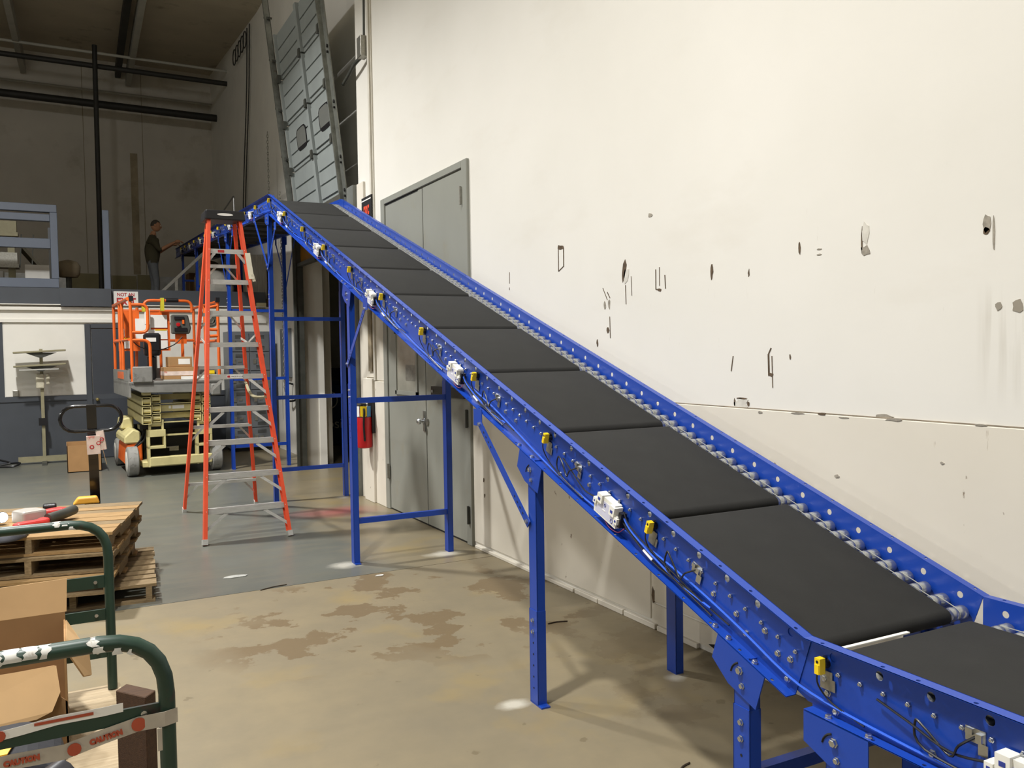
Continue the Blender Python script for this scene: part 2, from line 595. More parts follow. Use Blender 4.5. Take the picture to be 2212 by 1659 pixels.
def scar(y, z, wy, hz, n=9, m=None, dep=0.0022, seed=0, lean=0.0, name='gouge'):
    rd = random.Random(seed)
    pts = []
    for i in range(n):
        a = 2 * PI * i / n
        k = 0.62 + 0.5 * rd.random()
        yy, zz = math.cos(a) * wy * k / 2, math.sin(a) * hz * k / 2
        pts.append((WX - dep, y + yy + zz * lean, z + zz))
    return MB().prism(pts, (dep + 0.001, 0, 0)).build(name, m or M_SCARD, wr)


M_SCARD = mat('gouge_dark', '#5E4E3C', 0.95, var=0.4, vs=40)
M_SCARG = mat('gouge_grey', '#9A9386', 0.95, var=0.3, vs=40)
M_SCARL = mat('bare_plaster', '#CFCBC0', 0.95, var=0.12, vs=30)
# a rectangular cut outline, flake holes and cracks
for y0, z0, y1, z1, t in ((5.10, 2.45, 5.03, 2.43, .012), (5.10, 2.45, 5.10, 2.27, .007), (5.03, 2.43, 5.03, 2.30, .009), (5.10, 2.27, 5.03, 2.30, .006),
                          (3.995, 2.18, 3.995, 2.06, .006), (3.96, 2.19, 3.96, 2.08, .004), (3.99, 2.06, 3.96, 2.06, .006),
                          (3.093, 1.67, 3.09, 1.56, .010), (3.07, 1.66, 3.065, 1.50, .004), (3.093, 1.67, 3.075, 1.70, .006),
                          (3.91, 2.14, 3.905, 2.06, .006), (5.84, 2.33, 5.84, 2.24, .005), (5.845, 2.21, 5.845, 2.19, .005), (4.475, 1.92, 4.47, 1.78, .005), (4.24, 2.16, 4.235, 2.04, .003),
                          (3.345, 1.66, 3.36, 1.58, .005), (4.30, 2.11, 4.295, 1.99, .005), (4.55, 2.11, 4.50, 2.03, .004), (4.50, 2.08, 4.47, 2.04, .005)):
    MB().bar((WX - .0012, y0, z0), (WX - .0012, y1, z1), t, .003, (1, 0, 0)).build('crack', M_SCARD, wr)
for i, (y, z, wy, hz, ln, m) in enumerate((
        (5.065, 2.435, .085, .035, 0, M_SCARD), (4.315, 2.20, .05, .15, -.3, M_SCARD), (4.29, 2.17, .05, .12, -.2, M_SCARL), (4.48, 2.0, .03, .07, 0, M_SCARG), (4.53, 2.0, .03, .06, 0, M_SCARG),
        (3.507, 2.12, .022, .085, 0, M_SCARD), (2.89, 2.18, .014, .07, 0, M_SCARD), (2.516, 2.20, .05, .12, 0, M_SCARL), (2.516, 2.125, .055, .05, 0, M_SCARG), (2.535, 2.17, .008, .13, 0, M_SCARD),
        (1.967, 2.165, .034, .085, 0, M_SCARG), (1.967, 2.138, .03, .03, 0, M_SCARD), (1.938, 2.13, .012, .14, 0, M_SCARG),
        (1.917, 1.845, .035, .034, 0, mat('soot_spot', '#8F887B', .9, var=.2)), (1.845, 1.842, .05, .052, 0, mat('soot_spot2', '#978F80', .9, var=.2)),
        (3.285, 1.412, .11, .06, 0, M_SCARL), (3.285, 1.437, .09, .012, 0, M_SCARD), (3.335, 1.41, .012, .05, 0, M_SCARD), (3.235, 1.41, .02, .03, 0, M_SCARD),
        (4.497, 1.83, .03, .05, 0, M_SCARD), (4.62, 1.75, .02, .05, 0, M_SCARD), (2.951, 1.655, .01, .03, 0, M_SCARD), (3.228, 2.09, .012, .04, 0, M_SCARD), (2.77, 2.16, .03, .008, 0, M_SCARG), (2.772, 2.135, .03, .008, 0, M_SCARG),
        (3.075, 1.565, .03, .02, 0, M_SCARD), (2.66, 1.104, .03, .02, 0, M_SCARG), (2.137, 1.222, .02, .012, 0, M_SCARG), (4.043, 2.51, .05, .03, .4, M_SCARG), (3.96, 2.055, .04, .02, 0, M_SCARD),
        (2.62, 1.378, .07, .008, 0, M_SCARG), (2.36, 1.385, .11, .014, 0, M_SCARG), (2.9, 1.382, .1, .008, 0, M_SCARG), (3.14, 1.372, .03, .014, 0, M_SCARG), (2.75, 1.386, .05, .012, 0, M_SCARD), (2.42, 1.395, .09, .02, 0, M_SCARG), (1.98, 1.388, .05, .008, 0, M_SCARG),
        (3.44, .05, .2, .055, 0, M_DARK), (4.03, .2, .03, .12, 0, M_SCARD), (6.333, .612, .025, .05, 0, M_SCARD), (6.32, .482, .022, .04, 0, M_SCARD))):
    o = scar(y, z, wy, hz, 10, m, .0024 if z > 1.39 else .0145 if y < 6.5 else .0145, i, ln)

# ------------------------------------------------------------------ far right wall, pillar, back rooms
struct(MB().rng((3.5, 12.75, 0), (3.7, 22.2, 9)), 'wall_right_far', M_WALLW)
struct(MB().rng((3.22, 12.54, 0), (3.53, 12.78, 3.7)).rng((3.44, 12.52, 0), (3.545, 12.55, 1.1)), 'wall_pillar', M_WALLW)
struct(MB().rng((3.5, 12.6, 3.7), (3.7, 12.8, 9)), 'wall_header', M_WALLW)
# room behind the opening
M_ROOM = mat('back_room_grey', '#B3B3AA', 0.7, var=0.06, vs=1.5)
br = struct(MB().rng((3.7, 17.0, 1.42), (8.6, 17.2, 4.4)).rng((8.4, 7, 0), (8.6, 17, 4.4)).rng((3.5, 7.0, 0), (8.6, 7.2, 4.4)), 'wall_back_room', M_ROOM)
MB().rng((3.7, 16.96, 0), (8.4, 17.1, 1.42)).build('wainscot', mat('dark_wainscot', '#26262A', 0.5), br)
MB().rng((3.5, 7, 4.4), (8.6, 17.2, 4.5)).build('soffit', M_ROOM, br)

# ------------------------------------------------------------------ ceiling and roof steel
struct(MB().prism([(FX0, -8, 8.25), (FX0, 16.5, 8.25), (FX0, 22.3, 8.72), (FX0, 22.3, 9.0), (FX0, -8, 9.0)], (15, 0, 0)), 'ceiling', M_ROOF)
tb = link('trim_2', None, None, kind='structure')
for x0, x1 in ((1.62, 1.42), (-0.54, -0.74), (-2.7, -2.9), (-4.9, -5.1)):
    MB().bar((x0, 22, 8.30), (x1, 13.5, 8.10), 0.11, 0.30).build('purlin_and_shade', M_BEAM, tb)
MB().bar((1.40, 22, 8.42), (1.20, 13.5, 8.12), 0.12, 0.2).build('purlin_and_shade', M_PIPE, tb)  # dark bar put in for the shadowed gap beside the white beam
tp = link('trim_3', None, None, kind='structure')
MB().cyl((-6, 21.28, 7.50), (3.5, 21.28, 7.44), 0.085, 12).build('pipe', M_PIPE, tp, True)
MB().cyl((-6, 19.8, 7.86), (3.5, 19.8, 7.84), 0.055, 12).build('pipe', M_PIPE, tp, True)
MB().cyl((-6, 19.75, 8.12), (3.5, 19.75, 8.10), 0.03, 10).build('pipe', M_BEAM, tp, True)
MB().cyl((0.83, 19.72, 8.25), (0.81, 19.72, 2.75), 0.05, 10).build('pipe', M_PIPE, tp, True)
MB().cyl((-6, 21.9, 7.95), (3.5, 21.9, 7.92), 0.03, 8).build('pipe', M_BEAM, tp, True)
# walls out of view that close the hall
struct(MB().rng((FX0 - .2, -8, 0), (FX0, 22.3, 9)), 'wall_left', M_HALL)
struct(MB().rng((FX0, -8.2, 0), (3.5, -8, 9)), 'wall_front', M_HALL)
wb = struct(MB().rng((FX0, 22.1, 0), (3.7, 22.4, 9)), 'wall_back', M_BACK)
x = -3.2
for i, (wd, m) in enumerate(((1.3, M_FOIL), (.85, M_PAPER), (1.25, M_FOIL), (.95, M_BOARDB), (.55, M_BOARDB), (.5, M_BOARDB), (1.15, M_FOIL), (1.3, M_FOIL), (1.3, M_FOIL))):
    MB().rng((x, 22.06, 2.75), (x + wd - .03, 22.11, 3.66 + .03 * (i % 2))).build('board', m, wb)
    x += wd
for sx in (.63, 1.9, -1.4):
    MB().rng((sx, 22.094, 3.7), (sx + .014, 22.102, 8.6)).build('block_joint', mat('joint_line', '#8F8874', .9), wb)
MB().rng((1.62, 22.094, 3.7), (1.78, 22.101, 6.6)).build('rust_streak', mat('streak', '#9C9078', .9, var=.3, vs=3), wb)

# ------------------------------------------------------------------ mezzanine: low front wall, deck, framed openings
BY = 15.8
wm = struct(MB().rng((-6, BY, 1.08), (3.5, BY + .15, 2.6)), 'wall_mezzanine', M_WALLW)
MB().rng((-6, BY - .012, 0), (3.5, BY + .15, 1.0)).build('wainscot', M_SLATE, wm)
MB().rng((-6, BY - .03, 1.0), (3.5, BY + .15, 1.085)).build('chair_rail', M_SLATE, wm)
MB().rng((-6, BY - .06, 2.50), (3.37, BY, 2.555)).build('ledge', M_WALLW, wm)
MB().rng((-6, BY - .10, 2.585), (3.37, BY, 2.60)).build('ledge', M_WALLW, wm)
MB().rng((-6, BY - .045, 2.30), (3.37, BY, 2.352)).build('ledge', M_WALLW, wm)
MB().rng((-6, BY - .02, 2.60), (3.375, BY + .15, 2.868)).build('parapet', M_SLATE, wm)
MB().rng((0.03, BY - .13, 2.565), (0.79, BY - .02, 2.866)).build('parapet', M_SLATE, wm)
MB().rng((-.93, BY - .02, 1.08), (-.81, BY + .02, 2.30)).build('post', M_SLATE, wm)
MB().rng((-.80, BY - .006, 1.09), (.36, BY, 2.29)).build('panel', M_WALLW, wm)
struct(MB().rng((-6, BY + .15, 2.55), (3.5, 22.1, 2.74)), 'floor_mezzanine', M_WOODD)
# framed opening on top of the parapet, painted slate blue
wn = link('window_1', None, None, kind='structure')
for a, b, nm in (((-6, 4.11), (.02, 4.235), 'header'), ((-6, 3.96), (-.086, 4.075), 'rail'), ((-6, 3.515), (-.086, 3.675), 'rail'), ((-6, 2.87), (.02, 3.02), 'sill'), ((-.085, 3.021), (.024, 4.109), 'jamb'), ((.695, 2.866), (.795, 4.2), 'jamb')):
    bevel(MB().rng((a[0], BY - .03, a[1]), (b[0], BY + .08, b[1])).build(nm, M_SLATEL, wn), .006, 1)
MB().rng((-.115, BY, 3.02), (-.085, BY + .06, 3.5)).build('jamb', M_PIPE, wn)
MB().rng((-.12, BY, 3.66), (-.085, BY + .06, 3.86)).build('jamb', M_SLATE, wn)
# slate door in the low wall
d2 = link('door_2', None, None, kind='structure')
bevel(MB().rng((.37, BY - .045, 0), (.46, BY, 2.275)).rng((1.38, BY - .045, 0), (1.47, BY, 2.275)).rng((.461, BY - .045, 2.2), (1.379, BY, 2.275)).build('door_frame', M_SLATE, d2), .008, 1)
MB().rng((.47, BY - .028, .012), (1.37, BY, 2.19)).build('door_leaf', mat('slate_door', '#3D4148', .45, var=.05), d2)
kb = MB().lathe((.53, BY - .028, 1.0), (0, -1, 0), [(0, .028), (.01, .028), (.012, .012), (.03, .012), (.035, .026), (.055, .03), (.07, .02), (.074, 0)], 12).build('door_knob', M_BRASS, d2, True)

# ------------------------------------------------------------------ grey double door in the right wall
d1 = link('door_1', None, None, kind='structure')
FXF = 3.122
fm = MB().rng((FXF, 6.55, 0), (3.16, 6.655, 3.375)).rng((FXF, 8.63, 0), (3.16, 8.74, 3.375)).rng((FXF, 6.655, 3.31), (3.16, 8.63, 3.375))
bevel(fm.build('door_frame', M_GREYD, d1), .005, 1)
for a, b in ((6.662, 7.572), (7.59, 8.622)):
    bevel(MB().rng((3.138, a, .015), (3.16, b, 3.302)).build('door_leaf', M_GREYD, d1), .003, 1)
MB().rng((3.145, 7.572, .015), (3.16, 7.59, 3.30)).build('door_gap', M_DARK, d1)
MB().rng((3.1375, 7.69, 3.29), (3.14, 8.62, 3.309)).build('door_gap', M_DARK, d1)
MB().rng((3.142, 6.655, .0), (3.158, 8.63, .016)).build('door_gap', M_DARK, d1)
gw = MB()
for a, b in (((7.77, 1.27), (7.81, 1.95)), ((8.35, 1.27), (8.39, 1.95)), ((7.77, 1.27), (8.39, 1.31)), ((7.77, 1.91), (8.39, 1.95))):
    gw.rng((3.122, a[0], a[1]), (3.14, b[0], b[1]))
vl = gw.build('vision_frame', M_GREYD, d1)
MB().rng((3.132, 7.81, 1.31), (3.138, 8.35, 1.91)).build('pane', mat('door_glass', '#9A988C', .15, var=.15, vs=5), vl)
MB().rng((3.1305, 7.83, 1.42), (3.133, 8.1, 1.58)).build('pane_patch', mat('grey_patch', '#7D7B72', .4, var=.3, vs=20), vl)  # grey patch on the lower part of the pane
hd = MB().rng((3.128, 7.60, .93), (3.14, 7.645, 1.13)).lathe((3.13, 7.622, 1.03), (-1, 0, 0), [(0, .032), (.008, .032), (.01, .012), (.035, .012), (.04, .028), (.06, .03), (.074, .018), (.076, 0)], 12)
hd.build('door_knob', M_ZINC, d1, True)
MB().cyl((3.138, 7.55, 1.03), (3.128, 7.55, 1.03), .04, 14).build('door_latch', M_GALV, d1, True)
for yy, zz, m in ((6.658, 3.07, M_GALV), (6.60, .27, M_DKST), (6.605, 1.12, M_DKST), (8.63, 2.95, M_GALV), (8.63, .42, M_GALV)):
    MB().rng((3.112, yy - .018, zz - .075), (3.125, yy + .018, zz + .075)).cyl((3.11, yy, zz - .08), (3.11, yy, zz + .08), .011, 8).build('hinge', m, d1)
hb = MB().rng((3.085, 6.60, 1.295), (3.115, 7.33, 1.385)).build('security_bar', mat('black_bar', '#2B2A22', .5, var=.1), d1)
MB().lathe((3.085, 7.29, 1.34), (-1, 0, 0), [(0, .017), (.006, .017), (.01, .01)], 10).build('bolt', M_ZINC, hb, True)

# ------------------------------------------------------------------ leaning sectional overhead door with its tracks
od = link('door_3', None, None, kind='structure')
LEAN = .104


def ox(z, off=0.0):
    return 3.12 - LEAN * (z - 3.75) + off


YA, YM, YB = 10.16, 11.11, 12.33
zs = [3.70, 4.36, 5.02, 5.67, 6.32]
UPV = V((-LEAN, 0, 1)).normalized()
for i in range(4):
    z0, z1 = zs[i] + .012, zs[i + 1] - .012
    sec = MB().prism([(ox(z0, .03), YA, z0), (ox(z0, .06), YA, z0), (ox(z1, .06), YA, z1), (ox(z1, .03), YA, z1)], (0, YB - YA, 0)).build('door_section', M_OHD, od)
    # raised pan between stiles with ribs
    for a, b in ((YA + .06, YM - .07), (YM + .07, YB - .06)):
        hgt = z1 - z0
        for k in range(3):
            p0, p1 = z0 + .05 + k * (hgt - .09) / 3, z0 + .05 + (k + 1) * (hgt - .09) / 3 - .022
            MB().prism([(ox(p0, .012), a, p0), (ox(p0, .031), a, p0), (ox(p1, .031), a, p1), (ox(p1, .012), a, p1)], (0, b - a, 0)).build('rib_panel', M_OHD, sec)
    st = MB()
    for y0, y1 in ((YA, YA + .05), (YM - .05, YM + .05), (YB - .05, YB)):
        st.prism([(ox(z0, -.02), y0, z0), (ox(z0, .03), y0, z0), (ox(z1, .03), y0, z1), (ox(z1, -.02), y0, z1)], (0, y1 - y0, 0))
    st.build('stile', M_OHD, sec)
    if i:
        for yy in (YM, YA + .03, YB - .03):
            MB().rng((ox(z0, -.045), yy - .035, z0 - .06), (ox(z0, .0), yy + .035, z0 + .05)).build('hinge', M_DKST, sec)
    if i == 1:
        for a, b in ((10.24, 10.72), (11.36, 11.86)):
            zc = z0 + .33
            ring = []
            for q in range(20):
                t = 2 * PI * q / 20
                cx_, cz_ = math.cos(t), math.sin(t)
                k = 1 / max(abs(cx_) ** 5 + abs(cz_) ** 5, 1e-6) ** .2
                ring.append(((a + b) / 2 + cx_ * k * (b - a) / 2, zc + cz_ * k * .15))
            MB().prism([(ox(z, .004), y, z) for y, z in ring], (.012, 0, 0)).build('window_gasket', M_BLACK, sec)
            c_ = ((a + b) / 2, zc)
            MB().prism([(ox(z, .0025), c_[0] + (y - c_[0]) * .9, c_[1] + (z - c_[1]) * .87) for y, z in ring], (.006, 0, 0)).build('pane', M_GLASS, sec)
trk = MB()
trk.bar((ox(3.3, -.03), 10.05, 3.3), (ox(7.6, -.03), 10.05, 7.6), .03, .07, (1, 0, 0))
trk.bar((ox(3.3, -.01), 9.97, 3.3), (ox(7.6, -.01), 9.97, 7.6), .13, .012, (1, 0, 0))
trk.build('track', M_STEEL, od)
for z in (3.7, 4.1, 4.75, 5.4):
    MB().cyl((ox(z, -.03), 9.95, z), (ox(z, .0), 9.95, z), .022, 8).cyl((ox(z, -.03), 9.95, z - .07), (ox(z, .0), 9.95, z - .07), .015, 8).build('bolt', M_DARK, od)
trk = MB()
trk.bar((ox(3.3, -.04), 12.46, 3.3), (ox(7.6, -.04), 12.46, 7.6), .035, .07, (1, 0, 0))
trk.build('track', M_STEEL, od)
trk = MB()
trk.bar((ox(3.3, .0), 12.60, 3.3), (ox(7.6, .0), 12.60, 7.6), .12, .06, (1, 0, 0))
trk.build('track', M_DKST, od)
for z in (4.6, 5.3, 6.0, 6.6):
    MB().bar((ox(z, -.02), 12.35, z - .05), (ox(z, -.02), 12.62, z + .05), .03, .06, (1, 0, 0)).build('roller_bracket', M_DKST, od)
MB().rng((3.12, YA, 3.63), (3.19, YB, 3.70)).build('bottom_seal', M_GALV, od)
# wall tracks of the lower opening
tw = struct(MB().rng((3.10, 12.42, 0), (3.21, 12.54, 3.9)).rng((3.06, 12.40, 0), (3.10, 12.44, 3.9)), 'trim_4', M_DKST)
struct(MB().rng((3.10, 9.62, 0), (3.20, 9.86, 3.7)).rng((3.20, 9.62, 0), (3.42, 9.66, 3.7)), 'trim_5', mat('jamb_steel', '#7F817B', .5, .3, var=.2, vs=6))
am = tag(MB().rng((3.18, 11.5, 3.06), (3.34, 12.45, 3.36)).build('strip_curtain', M_AMBER), 'bundle of amber plastic strip curtain above the dark opening', 'curtain')
tag(MB().bar((3.16, 11.45, 3.03), (3.16, 12.6, 3.03), .07, .05).build('angle_iron', M_DKST), 'dark angle iron below the amber strip curtain over the opening', 'bar')


def chain(x, y, z0, z1, name, label, r=.013):
    mb = MB()
    L = .05
    n = int((z1 - z0) / L)
    for i in range(n):
        z = z0 + L * i
        a, b = (V((1, 0, 0)) if i % 2 else V((0, 1, 0))), V((0, 0, 1))
        mb.tube([V((x, y, z + .025)) + a * (r * math.cos(t)) + b * (.034 * math.sin(t)) for t in [2 * PI * k / 8 for k in range(8)]], .0055, 4, True)
    return tag(mb.build(name, M_GALV, None, True), label, 'chain', None)


chain(3.30, 14.95, .85, 5.6, 'hoist_chain', 'door hoist chain hanging nearer the lockers')
chain(3.28, 14.05, 1.1, 4.4, 'hoist_chain', 'door hoist chain hanging beside the dark steel door track')
tag(MB().rng((3.44, 14.4, 1.32), (3.5, 15.0, 2.16)).build('wall_panel', M_LOCK), 'plain grey panel on the far wall behind the hoist chains', 'panel')
hk = thing('hook_rack', 'small black hook and handle low on the far wall behind chains', 'hook', (3.5, 14.2, .9))
MB().tube(spline([(3.49, 14.35, 1.2), (3.40, 14.35, 1.2), (3.38, 14.35, .95), (3.42, 14.2, .92), (3.49, 14.1, .95)]), .018, 6).build('hook', M_BLACK, hk, True)

# conduit with junction box
cb = thing('conduit', 'thin conduit and grey junction box high on wall beside overhead door', 'conduit', (3.15, 9.15, 5.1))
bevel(MB().rng((3.06, 9.10, 5.04), (3.15, 9.24, 5.27)).build('junction_box', M_GALV, cb), .006)
MB().tube([(3.12, 9.16, 5.27), (3.12, 9.13, 6.0), (3.12, 9.08, 8.2)], .014, 8).build('pipe', M_DKST, cb, True)
MB().tube(spline([(3.10, 9.22, 5.06), (3.08, 9.40, 5.03), (3.09, 9.62, 4.99), (3.11, 9.93, 4.96)], 4), .022, 8).build('elbow_pipe', M_DKST, cb, True)
# hanging cables on the far wall
cbm = thing('wall_cables', 'dark cables hanging from coils on the far upper wall', 'cable', (3.48, 17.4, 5))
for dy, dz in ((0, 3.9), (.25, 3.8)):
    MB().tube(spline([(3.46, 17.0 + dy, 8.2), (3.46, 17.2 + dy, 7.0), (3.46, 17.7 + dy, 5.4), (3.46, 17.95 + dy, 4.4), (3.46, 18.2 + dy, dz), (3.46, 17.9 + dy, dz + .5)], 5), .012, 5).build('cable', M_PIPE, cbm, True)
for i in range(5):
    MB().tube(arc((3.44, 17.4 + .28 * i, 8.02), (0, 1, 0), (0, 0, 1), .16, 0, 2 * PI, 12), .012, 5).build('coil', M_PIPE, cbm, True)

# FIRE sign and extinguisher
fs = thing('fire_sign', 'black and red FIRE sign on the white wall strip', 'sign', (3.165, 9.23, 3.1))
MB().rng((3.118, 9.02, 2.72), (3.134, 9.36, 3.49)).build('sign_board', M_LETB, fs)
MB().rng((3.114, 9.03, 2.74), (3.119, 9.35, 3.13)).build('lower_panel', M_LETO, fs)
MB().rng((3.114, 9.03, 3.445), (3.119, 9.35, 3.458)).build('border', M_PAPER, fs)
text('FIRE', 'lettering', .25, frame((3.116, 9.19, 3.285), (0, -1, 0), (0, 0, 1), (-1, 0, 0)), M_LETO, fs, .002, .42, offset=.006)
EY = 9.14
ex = thing('fire_extinguisher', 'red fire extinguisher hung on the white boards beside the opening', 'extinguisher', (3.02, EY, .62))
MB().lathe((3.02, EY, .63), (0, 0, 1), [(0, .06), (.01, .085), (.03, .09), (.38, .09), (.42, .08), (.45, .05), (.465, .03), (.48, .03)], 18).build('cylinder', M_RED, ex, True)
MB().rng((3.0, EY - .03, 1.10), (3.04, EY + .03, 1.14)).bar((2.95, EY, 1.15), (3.1, EY, 1.19), .03, .015).bar((2.94, EY, 1.11), (3.06, EY, 1.12), .03, .012).build('valve_handle', M_BLACK, ex)
MB().tube(spline([(3.0, EY - .04, 1.11), (2.99, EY - .10, 1.05), (2.98, EY - .105, .9), (2.99, EY - .10, .72)]), .012, 6).build('hose', M_BLACK, ex, True)
MB().lathe((3.02, EY, .985), (0, 0, 1), [(0, .0915), (.012, .0915)], 18).build('band', M_BLACK, ex, True)
for t, wd, m in ((-1.95, .42, M_YEL), (-2.75, .25, M_PAPER), (-1.2, .3, mat('blue_label', '#3F7FB0', .5))):
    MB().prism([(3.02 + .091 * math.cos(t + a), EY + .091 * math.sin(t + a), .99) for a in (-wd, -wd / 2, 0, wd / 2, wd)] + [(3.02 + .0885 * math.cos(t + a), EY + .0885 * math.sin(t + a), .99) for a in (wd, wd / 2, 0, -wd / 2, -wd)], (0, 0, .12)).build('label_sticker', m, ex)
MB().rng((3.09, EY - .08, .8), (3.13, EY + .08, 1.15)).build('wall_bracket', M_BLACK, ex)

# ------------------------------------------------------------------ NOT AN EXIT sign, horn, emergency light, outlet
ns = thing('exit_sign', 'white sign with red NOT AN EXIT lettering on mezzanine edge', 'sign', (1.02, BY - .03, 2.6))
bevel(MB().rng((.83, BY - .034, 2.47), (1.215, BY - .022, 2.832)).build('sign_board', M_PAPER, ns), .012, 3)
text('NOT AN', 'lettering', .078, frame((1.02, BY - .036, 2.775), (1, 0, 0), (0, 0, 1), (0, -1, 0)), M_LETR, ns, .001, .9, offset=.002)
text('EXIT', 'lettering', .19, frame((1.022, BY - .036, 2.645), (1, 0, 0), (0, 0, 1), (0, -1, 0)), M_LETR, ns, .001, .78, offset=.006)
bl = thing('alarm_horn', 'round grey horn on white plate on low wall behind ladder', 'horn', (2.4, BY, 2.34))
bevel(MB().rng((2.26, BY - .03, 2.19), (2.52, BY, 2.49)).build('back_plate', M_WALLW, bl), .03, 3)
MB().lathe((2.385, BY - .03, 2.35), (0, -1, 0), [(0, .12), (.02, .12), (.03, .10), (.015, .085), (.015, .07), (.03, .06), (.015, .045), (.02, 0)], 20).build('horn_disc', M_GALV, bl, True)
em = thing('emergency_light', 'small white and yellow emergency light under the mezzanine edge', 'lamp', (3.3, BY, 2.56))
bevel(MB().rng((3.20, BY - .08, 2.60), (3.37, BY, 2.67)).build('housing', mat('cream_plastic', '#D9CFA6', .5), em), .006)
MB().lathe((3.30, BY - .04, 2.60), (.2, -.3, -1), [(0, .03), (.05, .05), (.1, .055), (.11, 0)], 12).build('lamp_head', M_GALV, em, True)
tag(bevel(MB().rng((-.70, BY - .03, 1.09), (-.61, BY - .012, 1.19)).build('outlet_box', M_GALV), .008), 'small grey outlet box at foot of the white wall panel', 'outlet')
tag(bevel(MB().rng((2.42, BY - .05, 1.10), (2.53, BY, 1.40)).build('grey_box', M_GALV), .01), 'grey wall box on the low wall right of the scissor lift', 'box')
rbx = tag(MB().rng((2.15, BY - .04, 1.086), (2.41, BY, 1.12)).build('conduit_strip', M_GALV), 'thin grey strip along the top of the slate wainscot', 'strip')

# ------------------------------------------------------------------ lockers
lk = thing('locker_bank', 'bank of grey steel lockers with vented doors behind the ladder', 'locker', (2.98, 15.4, 0))
MB().rng((2.60, 15.28, .06), (3.32, 15.78, 2.13)).build('locker_body', M_LOCK, lk)
MB().rng((2.63, 15.30, 0), (3.29, 15.76, .06)).build('plinth', M_DARK, lk)
_l = MB().box((0, 0, 0), (.15, .006, .008)).build('vent_louvre', M_DKST, lk)
lvmesh = _l.data
D.objects.remove(_l)
for c in range(2):
    for r in range(6):
        x0, z0 = 2.615 + c * .352, .085 + r * .338
        dr = bevel(MB().rng((x0, 15.262, z0), (x0 + .338, 15.28, z0 + .326)).build('door', M_LOCK, lk), .004, 1)
        for q in range(6):
            zq = z0 + (.045 + q * .022 if q < 3 else .24 + (q - 3) * .022)
            link('vent_louvre', lvmesh, dr, Matrix.Translation((x0 + .175, 15.259, zq)))
        MB().rng((x0 + .05, 15.25, z0 + .12), (x0 + .10, 15.262, z0 + .2)).rng((x0 + .14, 15.255, z0 + .145), (x0 + .2, 15.262, z0 + .18)).build('latch', M_GALV, dr)

# blue drinks bin in the dark back room
bn = thing('drinks_bin', 'dark blue drinks barrel in the dark room behind the opening', 'bin', (4.5, 15.6, 0))
MB().lathe((4.45, 15.6, 0), (0, 0, 1), [(0, .40), (.03, .43), (.95, .46), (1.12, .44), (1.2, .3), (1.22, 0)], 24).build('barrel', mat('bin_blue', '#16305E', .4), bn, True)
text('pepsi', 'lettering', .26, frame((4.30, 15.12, .42), (.95, -.31, 0), (0, 0, 1), (-.31, -.95, 0)), M_PAPER, bn, .003)
MB().tube([V((4.33, 15.15, .86)) + V((.95, -.31, 0)) * .16 * math.cos(t) + V((0, 0, 1)) * .16 * math.sin(t) for t in [2 * PI * k / 24 for k in range(24)]], .012, 5, True).build('emblem_ring', M_PAPER, bn, True)

# ================================================================== CONVEYOR
KY = .027
dvec = V((KY, 1, 0)).normalized()
avec = V((1, -KY, 0)).normalized()
B0 = V((1.912, 1.74, 0))
CW, CH = .87, .215
WN, WF = .034, .836       # web positions across
T1, T2 = math.atan(.338), math.radians(3.5)


def section(t, z, th):
    u = dvec * math.cos(th) + V((0, 0, 1)) * math.sin(th)
    n = -dvec * math.sin(th) + V((0, 0, 1)) * math.cos(th)
    o = B0 + dvec * t
    return frame((o.x, o.y, z), avec, u, n)


L2 = 8.40
S1 = section(0, .84, 0)
S2 = section(0, .84, T1)
S3 = section(L2 * math.cos(T1), .84 + L2 * math.sin(T1), T2)
L1, L3 = 2.2, 11.4
SECS = ((S1, -L1, 0.0, 'level lower section'), (S2, 0.0, L2, 'incline'), (S3, 0.0, L3, 'upper section'))
cv = thing('belt_conveyor', 'long blue inclined belt conveyor running along the white wall', 'conveyor', (B0.x, B0.y, 0))


def cw(t, v, z):
    p = B0 + dvec * t + avec * v
    return V((p.x, p.y, z))


def under(t):
    """height of the top flange above horizontal distance t"""
    if t <= 0:
        return .84
    if t <= L2 * math.cos(T1):
        return .84 + t * math.tan(T1)
    return .84 + L2 * math.sin(T1) + (t - L2 * math.cos(T1)) * math.tan(T2)


# side channels with real holes
CELL = .1524
for S, a, b, nm in SECS:
    for side in (0, 1):
        mb = MB()
        wv = WN if side == 0 else WF
        sg = 1 if side == 0 else -1
        fo = (0.0, WN) if side == 0 else (WF, CW)
        W_ = lambda d, p, q: S @ V((wv + d * sg, p, q))
        F_ = lambda d, p, q: S @ V((q, p, -d))
        n = max(1, round((b - a) / CELL))
        step = (b - a) / n
        for i in range(n):
            p0, p1 = a + i * step, a + (i + 1) * step
            mb.holed(W_, p0, p1, -.075, 0, (p0 + p1) / 2, -.040, .0132 if side == 0 else .0122)
            hq = fo[0] + .012 if side == 0 else fo[1] - .012
            mb.holed(F_, p0, p1, fo[0], fo[1], (p0 + p1) / 2 + (.02 if i % 3 else -.03), hq, .006, .003)
            b0_, b1_ = (fo[0] - .004, fo[1]) if side == 0 else (fo[0], fo[1] + .004)
            G_ = lambda d, p, q: S @ V((q, p, -CH + d))
            mb.holed(G_, p0, p1, b0_, b1_, (p0 + p1) / 2, (b0_ + .014) if side == 0 else (b1_ - .014), .0058, .003)
        q0 = [(wv, -CH), (wv, -.075), (wv + .003 * sg, -.075), (wv + .003 * sg, -CH)]
        mb.prism([S @ V((x, a, z)) for x, z in q0], S.to_3x3() @ V((0, b - a, 0)))
        mb.build('side_channel', M_BLUE, cv)
